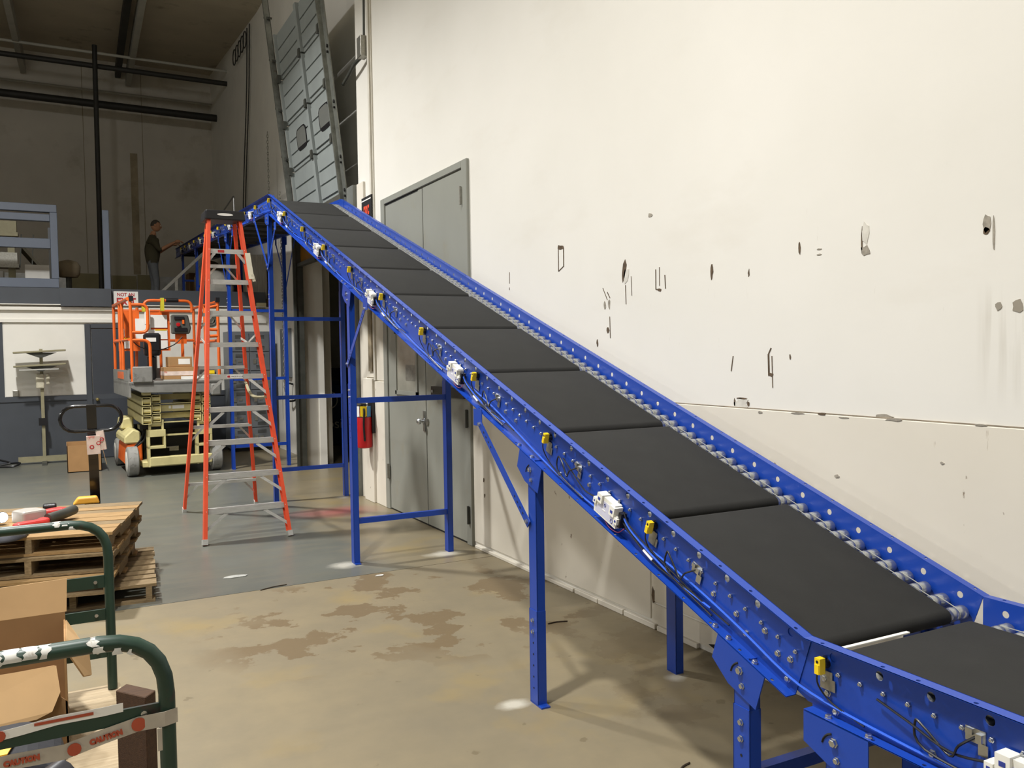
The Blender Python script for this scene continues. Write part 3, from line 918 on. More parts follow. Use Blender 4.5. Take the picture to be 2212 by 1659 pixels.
# splice plates at the two bends
for t0, zz, m0 in ((0, .84, -1), (L2 * math.cos(T1), .84 + L2 * math.sin(T1), 1)):
    for v in (WN + .003, WF - .006):
        poly = [cw(t0 - .16, v, zz - .035), cw(t0 - .16, v, zz - .20), cw(t0 + .02, v, zz - .205), cw(t0 + .2, v, zz - .13 + (0 if m0 < 0 else -.06)), cw(t0 + .2, v, zz + (.02 if m0 < 0 else -.03))]
        if v > .5 and m0 < 0:
            poly = [cw(t0 - .16, v, zz - .12), cw(t0 - .16, v, zz - .20), cw(t0 + .02, v, zz - .205), cw(t0 + .2, v, zz - .13)]
        MB().prism(poly, avec * .003).build('splice_plate', M_BLUE, cv)

# rollers, axle nuts, drive bands
PITCH = .84 / 11
RW = -.083
rp = [(.039, .004), (.0395, .0215), (.043, .0242)]
for g in (.742, .775):
    rp += [(g - .008, .0242), (g - .003, .0205), (g + .003, .0205), (g + .008, .0242)]
rp += [(.816, .0242), (.820, .0215), (.832, .006)]
rme = MB().lathe((0, 0, 0), (1, 0, 0), rp, 16).build('roller', M_ROLL, cv, True)
rmesh = rme.data
D.objects.remove(rme)


def hexnut(r=.0085, h=.007, pin=.005):
    return MB().lathe((0, 0, 0), (-1, 0, 0), [(0, r), (h, r), (h + .001, r * .8), (h + .0011, pin), (h + pin, pin), (h + pin + .001, pin * .6)], 6)


_n = hexnut(.0072, .007, .0048).build('axle_nut', M_ZINC, cv)
nutmesh = _n.data
D.objects.remove(_n)
_n = MB().lathe((0, 0, 0), (-1, 0, 0), [(0, .0115), (.002, .0115), (.0021, .0092), (.009, .0092), (.010, .007), (.0102, 0)], 6).build('hex_bolt', M_ZINC, cv)
boltmesh = _n.data
D.objects.remove(_n)


def stadium(r, L, wd, th, n=6):
    """flat loop: outer radius r, straight length L along y, width wd along x, thickness th"""
    mb = MB()
    rings = []
    for rr in (r, r - th):
        rings.append(arc((0, L, 0), (0, 0, 1), (0, 1, 0), rr, 0, PI, n) + arc((0, 0, 0), (0, 0, -1), (0, -1, 0), rr, 0, PI, n))
    m = len(rings[0])
    vs = []
    for x in (-wd / 2, wd / 2):
        for R in rings:
            vs += [p + V((x, 0, 0)) for p in R]
    fs = []
    for k in range(m):
        j = (k + 1) % m
        fs += [(k, j, 2 * m + j, 2 * m + k), (m + k, 3 * m + k, 3 * m + j, m + j), (k, m + k, m + j, j), (2 * m + k, 2 * m + j, 3 * m + j, 3 * m + k)]
    return mb.add(vs, fs)


_b = stadium(.0232, PITCH, .0024, .0022, 4).build('drive_band', M_CLEAR, cv)
bandmesh = _b.data
D.objects.remove(_b)
for S, a, b, nm in SECS:
    n = int((b - a) / PITCH + .01)
    for i in range(n):
        s = a + PITCH * (i + .5)
        link('roller', rmesh, cv, S @ Matrix.Translation((0, s, RW)))
        link('axle_nut', nutmesh, cv, S @ Matrix.Translation((WN, s, RW)))
        if S is not S3 and i < n - 1:
            link('drive_band', bandmesh, cv, S @ Matrix.Translation((.742 if i % 2 else .775, s, RW)))
# belts: one loop per zone
BW, BC = .63, .405
_b = stadium(.0275, .84 - PITCH, BW, .003, 7).build('belt', M_BELT, cv, True)
beltmesh = _b.data
D.objects.remove(_b)
for S, a, b, nm in SECS:
    i = 0
    z0 = a if S is not S1 else -.84 * 2.0
    nz = int((b - z0) / .84 + .01)
    for i in range(nz):
        link('belt', beltmesh, cv, S @ Matrix.Translation((BC, z0 + .84 * i + PITCH / 2, RW)))
bevel(MB().prism([S1 @ V((.10, -.004, -.058)), S1 @ V((.10, .010, -.058)), S1 @ V((.46, .010, -.058)), S1 @ V((.46, -.004, -.058))], S1.to_3x3() @ V((0, 0, -.006))).build('gap_guard', M_WPL, cv), .001, 1)
# cross members between channels
for S, a, b, nm in SECS:
    n = int((b - a) / .84)
    for i in range(n):
        s = a + .42 + .84 * i
        MB().prism([S @ V((WN + .004, s - .02, -.205)), S @ V((WN + .004, s + .02, -.205)), S @ V((WN + .004, s + .02, -.165)), S @ V((WN + .004, s - .02, -.165))], S.to_3x3() @ V((WF - WN - .008, 0, 0))).build('cross_member', M_BLUE if S is not S3 else M_DKST, cv)
# dark sheet under the rollers of the upper section, seen from below
MB().prism([S3 @ V((WN + .01, .25, -.150)), S3 @ V((WF - .01, .25, -.150)), S3 @ V((WF - .01, L3 - .1, -.150)), S3 @ V((WN + .01, L3 - .1, -.150))], (0, 0, .003)).build('underside_sheet', mat('dark_sheet', '#26262C', .5), cv)


# bolts in the web and bottom flange
def hexb(S, s, w, out=0.0):
    link('hex_bolt', boltmesh, cv, S @ Matrix.Translation((WN - out, s, w)))


def flb(S, s, v=.012):
    link('hex_bolt', boltmesh, cv, S @ Matrix.Translation((v, s, -CH + .003)) @ Matrix.Rotation(PI / 2, 4, 'Y'))


for S, a, b, nm in SECS:
    n = int((b - a) / .84)
    for i in range(n):
        s = a + .84 * i + .30
        hexb(S, s, -.125)
        hexb(S, s + .12, -.125)
        if S is S2:
            hexb(S, s + .36, -.19)
for s, w_ in ((.10, -.135), (.17, -.10), (.24, -.16), (.04, -.185), (.05, -.12)):
    hexb(S2, s, w_)
for s, w_ in ((-.06, -.15), (-.09, -.195), (-.05, -.11), (-.40, -.185)):
    hexb(S1, s, w_)

# photo eyes, one per zone
_e = MB()
_e.rng((-.040, -.010, -.034), (-.018, .010, .012)).rng((-.043, -.008, -.034), (-.034, .008, -.006))
_e = bevel(_e.build('photo_eye', M_YEL, cv), .003)
eyemesh = _e.data
D.objects.remove(_e)
_e = MB().cyl((-.018, 0, -.008), (0, 0, -.008), .014, 12).build('sensor_body', M_BLACK, cv, True)
eyebody = _e.data
D.objects.remove(_e)
_e = MB().rng((-.006, -.024, -.085), (-.003, .020, -.03)).rng((-.014, .002, -.035), (-.003, .006, .014)).rng((-.006, -.034, -.085), (-.003, -.02, -.052)).build('bracket', M_GALV, cv)
eyebr = _e.data
D.objects.remove(_e)
_e = MB().cyl((-.0395, 0, .002), (-.0412, 0, .002), .0045, 8).build('lens', M_BLACK, cv)
eyelens = _e.data
D.objects.remove(_e)
eyes = [(S1, -.055), (S1, -.90)] + [(S2, .79 + .84 * i) for i in range(9)] + [(S2, 8.37)] + [(S3, .84 + .83 * i) for i in range(12)]
for S, s in eyes:
    e = link('photo_eye', eyemesh, cv, S @ Matrix.Translation((WN, s, -.055)))
    for nm, me in (('sensor_body', eyebody), ('bracket', eyebr), ('lens', eyelens)):
        o = D.objects.new(nm, me)
        COL.objects.link(o)
        sub(o, e)
    # its lead drooping to the bottom flange
    pts = [S @ V(p) for p in ((WN - .040, s, -.085), (WN - .03, s + .005, -.125), (WN - .012, s - .03, -.17), (WN - .010, s - .14, -.195))]
    MB().tube(spline(pts, 4), .0028, 5).build('sensor_lead', M_CABLE, cv, True)

# control modules, one per two zones
_m = MB()
_m.prism([(-.040, -.078, -.045), (-.040, .085, -.045), (-.040, .09, -.02), (-.040, .085, .012), (-.040, .06, .022), (-.040, .06, .045), (-.040, -.055, .045), (-.040, -.055, .012), (-.040, -.082, .008)], (.034, 0, 0))
_m = bevel(_m.build('control_module', M_WPL, cv), .004)
modme = _m.data
D.objects.remove(_m)
subs = []
for nm, mb, mt in (('front_label', MB().prism([(-.0408, -.070, -.038), (-.0408, .075, -.038), (-.0408, .078, -.018), (-.0408, .05, .002), (-.0408, .03, .028), (-.0408, -.03, .028), (-.0408, -.045, 0), (-.0408, -.07, -.004)], (.001, 0, 0)), M_LILAC),
                   ('connector_cover', MB().rng((-.050, .030, .012), (-.008, .066, .05)).rng((-.047, .072, -.008), (-.010, .094, .016)), M_WPL),
                   ('connector_cover', MB().rng((-.050, -.066, .0), (-.008, -.030, .04)).rng((-.047, -.090, -.022), (-.010, -.066, .004)), M_WPL),
                   ('port_mark', MB().rng((-.0508, .040, .022), (-.049, .056, .034)).rng((-.0508, -.056, .012), (-.049, -.040, .024)).rng((-.0478, .079, -.001), (-.046, .088, .007)).rng((-.0478, -.084, -.014), (-.046, -.073, -.005)), M_NAVY),
                   ('dial', MB().tube([(-.0415, -.048 + .008 * math.cos(t), -.026 + .008 * math.sin(t)) for t in [2 * PI * q / 12 for q in range(12)]], .0014, 4, True).tube([(-.0415, .012 + .006 * math.cos(t), .014 + .006 * math.sin(t)) for t in [2 * PI * q / 12 for q in range(12)]], .0012, 4, True), M_NAVY),
                   ('status_bar', MB().rng((-.0418, .004, -.012), (-.0405, .028, -.008)), M_PAPER),
                   ('socket', MB().rng((-.035, -.098, -.032), (-.008, -.078, .03)), M_BLACK)):
    o = mb.build(nm, mt, cv)
    subs.append((nm, o.data))
    D.objects.remove(o)
mods = [(S1, -.66)] + [(S2, 1.06 + 1.66 * i) for i in range(5)] + [(S3, 1.15 + 1.75 * i) for i in range(6)]
for S, s in mods:
    e = link('control_module', modme, cv, S @ Matrix.Translation((WN, s, -.135)))
    for nm, me in subs:
        o = D.objects.new(nm, me)
        COL.objects.link(o)
        sub(o, e)
    for k, (m, r) in enumerate(((M_CABLE, .004), (M_BCABLE, .004), (M_CABLE, .003))):
        pts = [S @ V(p) for p in ((WN - .02, s - .09, -.14 + .02 * k), (WN - .02, s - .18, -.165 + .012 * k), (WN - .013, s - .35 - .1 * k, -.195 + .01 * k), (WN - .012, s - .55 - .1 * k, -.175))]
        MB().tube(spline(pts, 5), r, 6).build('module_cable', m, cv, True)
    pts = [S @ V(p) for p in ((WN - .02, s + .09, -.13), (WN - .02, s + .2, -.15), (WN - .02, s + .32, -.12), (WN - .014, s + .42, -.10))]
    MB().tube(spline(pts, 5), .0035, 6).build('module_cable', M_CABLE, cv, True)
    pts = [S @ V(p) for p in ((WN - .025, s + .03, -.182), (WN - .03, s - .02, -.2), (WN - .025, s - .08, -.196), (WN - .02, s - .11, -.165))]
    MB().tube(spline(pts, 5), .002, 5).build('module_cable', mat('pink_wire', '#A8456A', .5), cv, True)
    MB().tube([S @ V((WN - .017, s - .25, -.18)), S @ V((WN - .016, s - .31, -.188))], .0055, 6).build('cable_tag', M_PAPER, cv, True)
# motor mounts: small plated bracket, one per zone, with a cable loop
mot = [(S1, -.52)] + [(S2, .52 + .84 * i) for i in range(10)] + [(S3, .5 + .83 * i) for i in range(12)]
for S, s in mot:
    mb = MB()
    for p in (((-.004, -.022, -.02), (0, .03, .016)), ((-.012, .008, .0), (-.003, .026, .014)), ((-.014, -.018, -.012), (-.003, -.002, .008)), ((-.007, -.03, -.045), (-.004, -.005, -.015))):
        mb.rng(*p)
    mo = mb.build('motor_bracket', M_ZINC, cv)
    mo.matrix_basis = S @ Matrix.Translation((WN, s, -.088))
    WM[mo] = mo.matrix_basis
    kk = random.Random(int(s * 100))
    a1, a2 = kk.uniform(.05, .09), kk.uniform(-.03, .05)
    pts = [S @ V(p) for p in ((WN - .01, s, -.09), (WN - .03, s + .03, -.12), (WN - .02, s + .06, -.16), (WN - .018, s + a1 + .04, -.12), (WN - .016, s + .16, -.11), (WN - .018, s + .13, -.175), (WN - .014, s + a2 - .1, -.195))]
    MB().tube(spline(pts, 5), .0034, 6).build('motor_cable', M_CABLE, cv, True)
# long blue bus cable lying in the bottom flange of every section
pts = []
for S, a, b, nm in SECS:
    q = a + .04
    while q < b - .02:
        ph = math.sin(q * 3.3) * .5 + .5
        pts.append(S @ V((WN - .008 - .006 * ph, q, -.197 + .05 * ph * (1 if S is not S3 else .6))))
        q += .21
MB().tube(spline(pts, 3), .0042, 6).build('bus_cable', M_BCABLE, cv, True)

# supports
LEGW, LEGD = .078, .048


def channel_leg(mb, t, v, z0, z1, wd=LEGW, dp=LEGD, flip=1):
    """U channel: web faces outwards (v side), two flanges"""
    th = .004
    v0 = v if flip > 0 else v + dp
    for (ta, tb_, va, vb) in ((t, t + wd, v0, v0 + th * flip), (t, t + th, v0, v0 + dp * flip), (t + wd - th, t + wd, v0, v0 + dp * flip)):
        vs = [cw(a, b, z) for z in (z0, z1) for b in (va, vb) for a in (ta, tb_)]
        mb.add(vs, [(0, 2, 3, 1), (4, 5, 7, 6), (0, 1, 5, 4), (2, 6, 7, 3), (0, 4, 6, 2), (1, 3, 7, 5)])
    return mb


def cbox(mb, t0, t1, v0, v1, z0, z1):
    vs = [cw(a, b, z) for z in (z0, z1) for b in (v0, v1) for a in (t0, t1)]
    return mb.add(vs, [(0, 2, 3, 1), (4, 5, 7, 6), (0, 1, 5, 4), (2, 6, 7, 3), (0, 4, 6, 2), (1, 3, 7, 5)])


def tz(y):
    return (y - B0.y) / dvec.y


def support(y, bars, sleeve, base=0.0, slope=T1, braces=(), gusset=True):
    t = tz(y)
    zt = under(t + LEGW / 2) - CH / math.cos(slope) - .004
    for v, fl_ in ((0.0, 1), (CW - LEGD, 1)):
        near = v < .1
        lg = channel_leg(MB(), t + .002, v + .003, sleeve - .25, zt + (.0 if gusset else .0), LEGW - .004, LEGD - .004, 1).build('support_leg', M_BLUE, cv)
        lower = channel_leg(MB(), t, v, base + .005, sleeve, LEGW, LEGD, 1).build('leg_sleeve', M_BLUE, lg)
        cbox(MB(), t - (.035 if near else .0), t + LEGW + .0, v, v + LEGD + (0 if near else .0), base, base + .008).build('foot_plate', M_BLUE, lg)
        if near:
            for q in range(8):
                z = sleeve - .05 - q * .055
                if z > base + .06:
                    p = cw(t + LEGW / 2, v - .0006, z)
                    if q in (0, 1):
                        link('leg_bolt', boltmesh, lg, frame(p, avec, dvec, (0, 0, 1)))
                    else:
                        MB().cyl(p, p - avec * .0008, .005, 8).build('bolt_hole', M_DARK, lg)
        if gusset:
            u = V((0, math.cos(slope), math.sin(slope)))
            n = V((0, -math.sin(slope), math.cos(slope)))
            c_t, c_z = t + LEGW / 2, zt + .002
            vv = v - .004 if near else v + LEGD
            poly = []
            for a, b in ((-.115, 0), (.115, 0), (.115, -.09), (.02, -.125), (-.115, -.125)):
                poly.append(cw(c_t + a * u.y + b * n.y, vv, c_z + a * u.z + b * n.z))
            gp = MB().prism(poly, avec * .004).build('gusset_plate', M_BLUE, lg)
            if near:
                for (a, b, sc) in ((0, -.05, 1.25), (-.01, -.098, .95)):
                    p = cw(c_t + a, vv - .0005, c_z + b)
                    link('leg_bolt', boltmesh, lg, frame(p, avec, dvec, (0, 0, 1)) @ Matrix.Scale(sc, 4))
                pts = [cw(c_t + .055 * math.cos(q) * 1.0 - .01, vv - .0006, c_z - .075 + .05 * math.sin(q)) for q in [0.2 + .25 * k for k in range(5)]]
                MB().tube(pts, .0035, 4).build('slot', M_DARK, lg)
    for z in bars:
        cbox(MB(), t + .012, t + .050, LEGD, CW - LEGD, base + z - .022, base + z + .022).build('cross_bar', M_BLUE, cv)
    for (y0, z0, y1, z1) in braces:
        for v in (-.006, CW + .001):
            p, q = cw(tz(y0), v, z0), cw(tz(y1), v, z1)
            br_ = MB().bar(p, q, .042, .005, avec).build('knee_brace', M_BLUE, cv)
            if v < 0:
                for e in (p + (q - p) * .03, q - (q - p) * .04):
                    link('hex_bolt', boltmesh, cv, frame(e - avec * .003, avec, dvec, (0, 0, 1)))
                for k in range(8):
                    f = .10 + .05 * (k % 4) + (.62 if k > 3 else 0)
                    e = p + (q - p) * f - avec * .003
                    dd = (q - p).normalized() * .006
                    MB().bar(e - dd, e + dd, .008, .001, avec).build('slot_hole', M_DARK, br_)
            # clip plate at the flange end
            c = q
            MB().prism([c + V((0, -.05, -.03)), c + V((0, .05, -.03)), c + V((0, .05, .06)), c + V((0, -.05, .06))], avec * (-.003 if v < 0 else .003)).build('brace_clip', M_BLUE, cv)


support(1.585, (.30,), .44, slope=0)
support(1.97, (.30,), .53)
support(3.405, (), .46, braces=((3.462, .87, 4.03, 1.335),))
support(6.50, (.345, 1.325), 1.46, braces=((6.57, 1.61, 6.03, 2.06),))
support(9.735, (.37, 1.21, 2.12), 2.45, slope=T2, braces=((9.79, 2.68, 9.30, 3.10), (9.79, 2.72, 10.55, 3.36)))
support(12.95, (.34, 1.35, 2.38), 2.6, slope=T2, braces=((12.99, 2.75, 13.7, 3.50), (12.99, 2.75, 12.3, 3.42)))
support(-.25, (.30,), .44, slope=0)
support(16.9, (.30,), 3.3, base=2.74, slope=T2)
support(19.45, (.62, .12), 3.5, base=2.74, slope=T2)
for s in (1.72 / math.cos(T1) - .08, 1.72 / math.cos(T1) + .06, 4.82 / math.cos(T1), 4.82 / math.cos(T1) + .1, .29, .16, .36):
    flb(S2, s)
flb(S1, -.08)
flb(S1, -.22)

# ================================================================== STEPLADDER
ld = thing('stepladder', 'tall orange fibreglass stepladder with aluminium steps and black top', 'ladder', (1.47, 8.7, 0))


def channel(mb, p, q, wd, dp, inward, side=1):
    """ladder rail: C section between p and q; web outwards"""
    p, q, i = V(p), V(q), V(inward).normalized()
    d = (q - p).normalized()
    i = (i - d * i.dot(d)).normalized()
    s = d.cross(i)
    th = .006
    prof = [(-wd / 2, 0), (wd / 2, 0), (wd / 2, dp), (wd / 2 - th, dp), (wd / 2 - th, th), (-wd / 2 + th, th), (-wd / 2 + th, dp), (-wd / 2, dp)]
    return mb.prism([p + s * a + i * b for a, b in prof], q - p)


FB = [V((1.075, 7.87, 0)), V((1.865, 7.87, 0))]
FT = [V((1.30, 8.63, 3.06)), V((1.62, 8.63, 3.06))]
RB = [V((1.125, 9.70, 0)), V((1.935, 9.76, 0))]
RT = [V((1.315, 8.79, 3.04)), V((1.605, 8.79, 3.04))]
for k in (0, 1):
    inw = V((1 - 2 * k, 0, 0))
    r = channel(MB(), FB[k], FT[k], .085, .032, inw).build('front_rail', M_ORL, ld)
    d = (FT[k] - FB[k]).normalized()
    MB().bar(FB[k] + inw * .015, FB[k] + d * .05 + inw * .015, .095, .045, (1, 0, 0)).build('foot', M_ALU, r)
    r = channel(MB(), RB[k], RT[k], .062, .03, inw).build('rear_rail', M_ORL, ld)
    d = (RT[k] - RB[k]).normalized()
    MB().bar(RB[k] + inw * .015, RB[k] + d * .045 + inw * .015, .07, .04, (1, 0, 0)).build('foot', M_ALU, r)
for i in range(1, 10):
    f = .305 * i / 3.06
    a, b = FB[0].lerp(FT[0], f), FB[1].lerp(FT[1], f)
    st = MB()
    st.box((a + b) / 2 + V((0, .035, -.002)), ((b - a).length - .012, .085, .005))
    st.box((a + b) / 2 + V((0, -.008, -.022)), ((b - a).length - .012, .004, .045))
    so = st.build('step', M_ALU, ld)
    rv = MB()
    for e, sgn in ((a, 1), (b, -1)):
        for dz in (-.012, -.036):
            rv.lathe(e + V((sgn * .018, -.043, dz)), (0, -1, 0), [(0, .0065), (.003, .005), (.004, 0)], 8)
    rv.build('rivet', M_WPL, so)
    if i <= 5 or i == 9:
        ln = .11 + .012 * (6 - i)
        for e, sgn in ((a, 1), (b, -1)):
            if i == 9:
                p, q = e + V((sgn * .005, -.005, -.13)), e + V((sgn * .075, -.005, -.04))
            else:
                dz = -.19
                ee = FB[0].lerp(FT[0], f - .062) if sgn > 0 else FB[1].lerp(FT[1], f - .062)
                p, q = ee + V((sgn * .01, .0, 0)), e + V((sgn * (ln + .035), .0, -.045))
            MB().bar(p, q, .026, .006, (0, 1, 0)).build('step_brace', M_ALU, so)
    if i == 5:
        c = (a + b) / 2
        MB().box(c + V((-.01, -.011, -.02)), (.145, .002, .034)).build('step_label', M_PAPER, so)
        text('MADE IN U.S.A.', 'lettering', .019, frame(c + V((.012, -.0125, -.021)), (1, 0, 0), (0, 0, 1), (0, -1, 0)), M_LETB, so, .0005, .85)
        MB().box(c + V((-.066, -.0125, -.02)), (.026, .001, .02)).build('flag_print', M_LETR, so)
    if i == 9:
        c = (a + b) / 2
        MB().box(c + V((-.05, -.011, -.022)), (.06, .002, .024)).build('step_label', M_LETR, so)
for i, f in enumerate((.10, .31, .52, .70, .86)):
    a, b = RB[0].lerp(RT[0], f), RB[1].lerp(RT[1], f)
    rb = MB().box((a + b) / 2, ((b - a).length - .01, .028, .034)).build('rear_bar', M_ALU, ld)
    for e, sgn in ((a, 1), (b, -1)):
        e2 = (RB[0] if sgn > 0 else RB[1]).lerp(RT[0] if sgn > 0 else RT[1], f - .055)
        MB().bar(e2 + V((sgn * .008, 0, 0)), e + V((sgn * .13, 0, -.012)), .02, .004, (0, 1, 0)).build('bar_brace', M_ALU, rb)
tc = MB()
tc.prism([(1.27, 8.55, 3.03), (1.655, 8.55, 3.03), (1.645, 8.55, 3.125), (1.28, 8.55, 3.125)], (0, .30, 0))
tco = bevel(tc.build('top_cap', M_BLACK, ld), .012, 2)
MB().prism([(1.46 + .075 * math.cos(t), 8.546, 3.082 + .013 * math.sin(t)) for t in [2 * PI * q / 16 for q in range(16)]], (0, .006, 0)).build('badge', M_PAPER, tco)
for k in (0, 1):
    a, b = FB[k].lerp(FT[k], .62), RB[k].lerp(RT[k], .62)
    m_ = (a + b) / 2 + V((0, 0, -.06))
    inw = V((1 - 2 * k, 0, 0)) * .04
    MB().bar(a + inw, m_ + inw, .022, .005, (1, 0, 0)).bar(m_ + inw, b + inw, .022, .005, (1, 0, 0)).build('spreader', M_ALU, ld)
# taped-on white strap on the right rail
e0, e1 = FB[1].lerp(FT[1], .80), FB[1].lerp(FT[1], .885)
MB().bar(e0 + V((.004, -.035, 0)), e1 + V((.004, -.035, 0)), .05, .03, (0, 1, 0)).bar(e0 + V((.012, -.035, .05)), e0 + V((.03, -.035, -.02)), .03, .02, (0, 1, 0)).build('tape_wrap', mat('cream_tape', '#D6CFB8', .6, var=.1), ld)
a = RB[1].lerp(RT[1], .455)
b = FB[1].lerp(FT[1], .425)
MB().tube(spline([a + V((-.03, -.02, .03)), (a + b) / 2 + V((-.06, 0, -.05)), b + V((-.02, .03, .0))], 6), .016, 6).build('strap', mat('khaki_strap', '#8C8468', .8), ld, True)

# ================================================================== SCISSOR LIFT
LM = Matrix.Translation((.79, 12.83, 0)) @ Matrix.Rotation(math.radians(2.6), 4, 'Z')
sl = link('scissor_lift', None, None, LM, label='cream scissor lift with orange guard rails and grey tyres by far wall', category='lift')


def lift(mb, name, m, parent=None, smooth=False, bv=None):
    mb.v = [LM @ p for p in mb.v]
    o = mb.build(name, m, parent or sl, smooth)
    if bv:
        bevel(o, bv, 1)
    return o


for wx, wy in ((.08, .215), (1.22, .215), (.08, 1.72), (1.22, 1.72)):
    t_ = lift(MB().lathe((wx - .078, wy, .2145), (1, 0, 0), [(0, .15), (.004, .19), (.018, .212), (.138, .212), (.152, .19), (.156, .15)], 22), 'tyre', M_RUB, None, True)
    lift(MB().lathe((wx - .082, wy, .2145), (1, 0, 0), [(0, .06), (.0, .14), (.006, .15), (.158, .15), (.164, .14), (.164, .05)], 18), 'wheel_hub', M_WPL, t_, True)
lift(MB().rng((.29, .02, .14), (1.14, .14, .27)).rng((.2, .12, .12), (1.1, 1.85, .2)), 'chassis_beam', M_CREAM, None, False, .01)
for x0, x1 in ((.27, .51), (.93, 1.15)):
    tw_ = MB().rng((x0, .03, .56), (x1, .2, .66)).rng((x0, .03, .39), (x1, .2, .43)).rng((x0, .03, .13), (x0 + .03, .2, .66)).rng((x1 - .03, .03, .43), (x1, .2, .56))
    tw_.rng((x0 + .02, .05, .66), (x0 + .05, .12, .80)).rng((x1 - .05, .05, .66), (x1 - .02, .12, .80))
    to = lift(tw_, 'front_tower', M_CREAM, None, False, .004)
    lift(MB().cyl((x0 + .05, .085, .745), (x1 - .05, .085, .745), .04, 12), 'pivot_roller', M_CREAM, to, True)
lift(MB().rng((.27, .5, .2), (1.12, 1.7, .64)), 'inner_dark_box', M_DARK)  # dark box filling the inside of the chassis
lift(MB().rng((.51, .12, .56), (.93, .15, .585)), 'front_rail_bar', M_CREAM)
lift(MB().rng((.62, .48, .30), (.75, .5, .37)).rng((.58, .44, .35), (.74, .47, .37)), 'drive_unit', M_GALV)
lift(MB().prism([(.0, .38, .45), (.22, .38, .45), (.22, .38, .62), (.12, .38, .66), (.0, .38, .55)], (0, 1.1, 0)), 'side_cover', M_CREAM, None, False, .02)
lift(MB().prism([(.02, 1.0, .62), (.2, 1.0, .62), (.2, 1.0, .80), (.05, 1.0, .78)], (0, .6, 0)), 'side_cover', M_CREAM, None, False, .02)
ot = lift(MB().prism([(.01, .40, .14), (.24, .40, .14), (.24, .40, .47), (.03, .40, .43)], (0, 1.0, 0)), 'side_tray', M_OR, None, False, .015)
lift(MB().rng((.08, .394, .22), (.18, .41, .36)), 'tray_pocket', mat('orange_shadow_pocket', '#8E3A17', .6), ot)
lift(MB().tube(spline([(.26, .36, .62), (.2, .30, .5), (.12, .3, .4), (.24, .25, .5), (.28, .2, .62)], 5), .014, 6), 'hydraulic_hose', M_CABLE, None, True)
lift(MB().rng((.2, .3, .66), (.34, .55, .72)), 'valve_block', M_BLACK)
# scissor arms: three rows of paired hollow sections
for row, z in enumerate((.83, .965, 1.10)):
    for x0, x1, y0, y1, dz in ((.205, .322, .0, 1.75, .045), (.335, .452, .03, 1.75, -.03), (.885, 1.0, .03, 1.75, -.03), (1.012, 1.13, .0, 1.75, .045)):
        zz = z - (.028 if x0 < .3 or x0 > 1.0 else 0)
        h = .058
        th = .008
        mb = MB()
        for (xa, xb, za, zb) in ((x0, x0 + th, -h, h), (x1 - th, x1, -h, h), (x0, x1, -h, -h + th), (x0, x1, h - th, h)):
            mb.prism([(xa, y0, zz + za), (xb, y0, zz + za), (xb, y0, zz + zb), (xa, y0, zz + zb)], (0, y1 - y0, dz))
        ar = lift(mb, 'scissor_arm', M_CREAM)
        lift(MB().cyl((x0 + .006, y0 + .05, zz), (x1 - .006, y0 + .05, zz), .036, 12), 'pivot_pin', M_CREAM, ar, True)
        lift(MB().rng((x0 + .008, y0 + .11, zz - .05), (x1 - .008, y0 + .13, zz + .05)), 'arm_end_shade', M_DARK, ar)  # dark plate standing for the shade inside the hollow arm end
    lift(MB().rng((.452, .10, z - .05), (.885, .14, z + .045)) if row == 1 else MB().rng((.452, .2, z - .02), (.885, .24, z + .06)).rng((.452, .06, z - .075), (.885, .2, z - .065)), 'cross_tube', M_CREAM)
lift(MB().rng((.62, .098, .95), (.78, .1, 1.0)).rng((.57, .098, .955), (.60, .1, .995)), 'decal', M_PAPER)
for xq in (.205, 1.012):
    lift(MB().rng((xq + .01, -.0, 1.16), (xq + .118, .12, 1.27)).cyl((xq, .05, 1.215), (xq + .125, .05, 1.215), .038, 10), 'upper_roller', M_CREAM)
# platform
lift(MB().prism([(.06, -.06, 1.34), (.06, -.06, 1.27), (.20, -.06, 1.20), (1.12, -.06, 1.18), (1.27, -.06, 1.22), (1.27, -.06, 1.34)], (0, .03, 0)).rng((.03, -.06, 1.30), (1.29, 1.9, 1.36)), 'platform', M_PLAT, None, False, .006)
lift(MB().rng((.03, -.06, 1.14), (.06, 1.9, 1.34)), 'side_skirt', M_PLAT)
lift(MB().rng((.085, -.09, 1.345), (.345, -.065, 1.57)), 'toe_board', M_PLAT, None, False, .012)
lt_ = lift(MB().rng((.03, -.05, 1.36), (.05, 1.9, 1.52)).rng((.03, 1.88, 1.36), (1.29, 1.9, 1.52)).rng((1.27, .0, 1.36), (1.29, 1.9, 1.52)), 'toe_board', M_PLAT)
lift(MB().rng((.022, .5, 1.39), (.03, 1.2, 1.49)), 'red_decal', M_OR, lt_)
lift(MB().rng((.5, .0, 1.36), (1.2, .05, 1.375)), 'deck_edge', M_ALU)
R_ = .022


def rail(pts, name='guard_rail', k=None, r=R_):
    return lift(MB().tube(pts, r, 8), name, M_OR, None, True)


def rounded(pts, r=.05, n=4):
    pts = [V(p) for p in pts]
    out = [pts[0]]
    for i in range(1, len(pts) - 1):
        a, b, c = pts[i - 1:i + 2]
        da, dc = (a - b).normalized(), (c - b).normalized()
        p, q = b + da * r, b + dc * r
        out += [((1 - t) ** 2) * p + 2 * t * (1 - t) * b + t * t * q for t in [j / n for j in range(n + 1)]]
    return out + [pts[-1]]


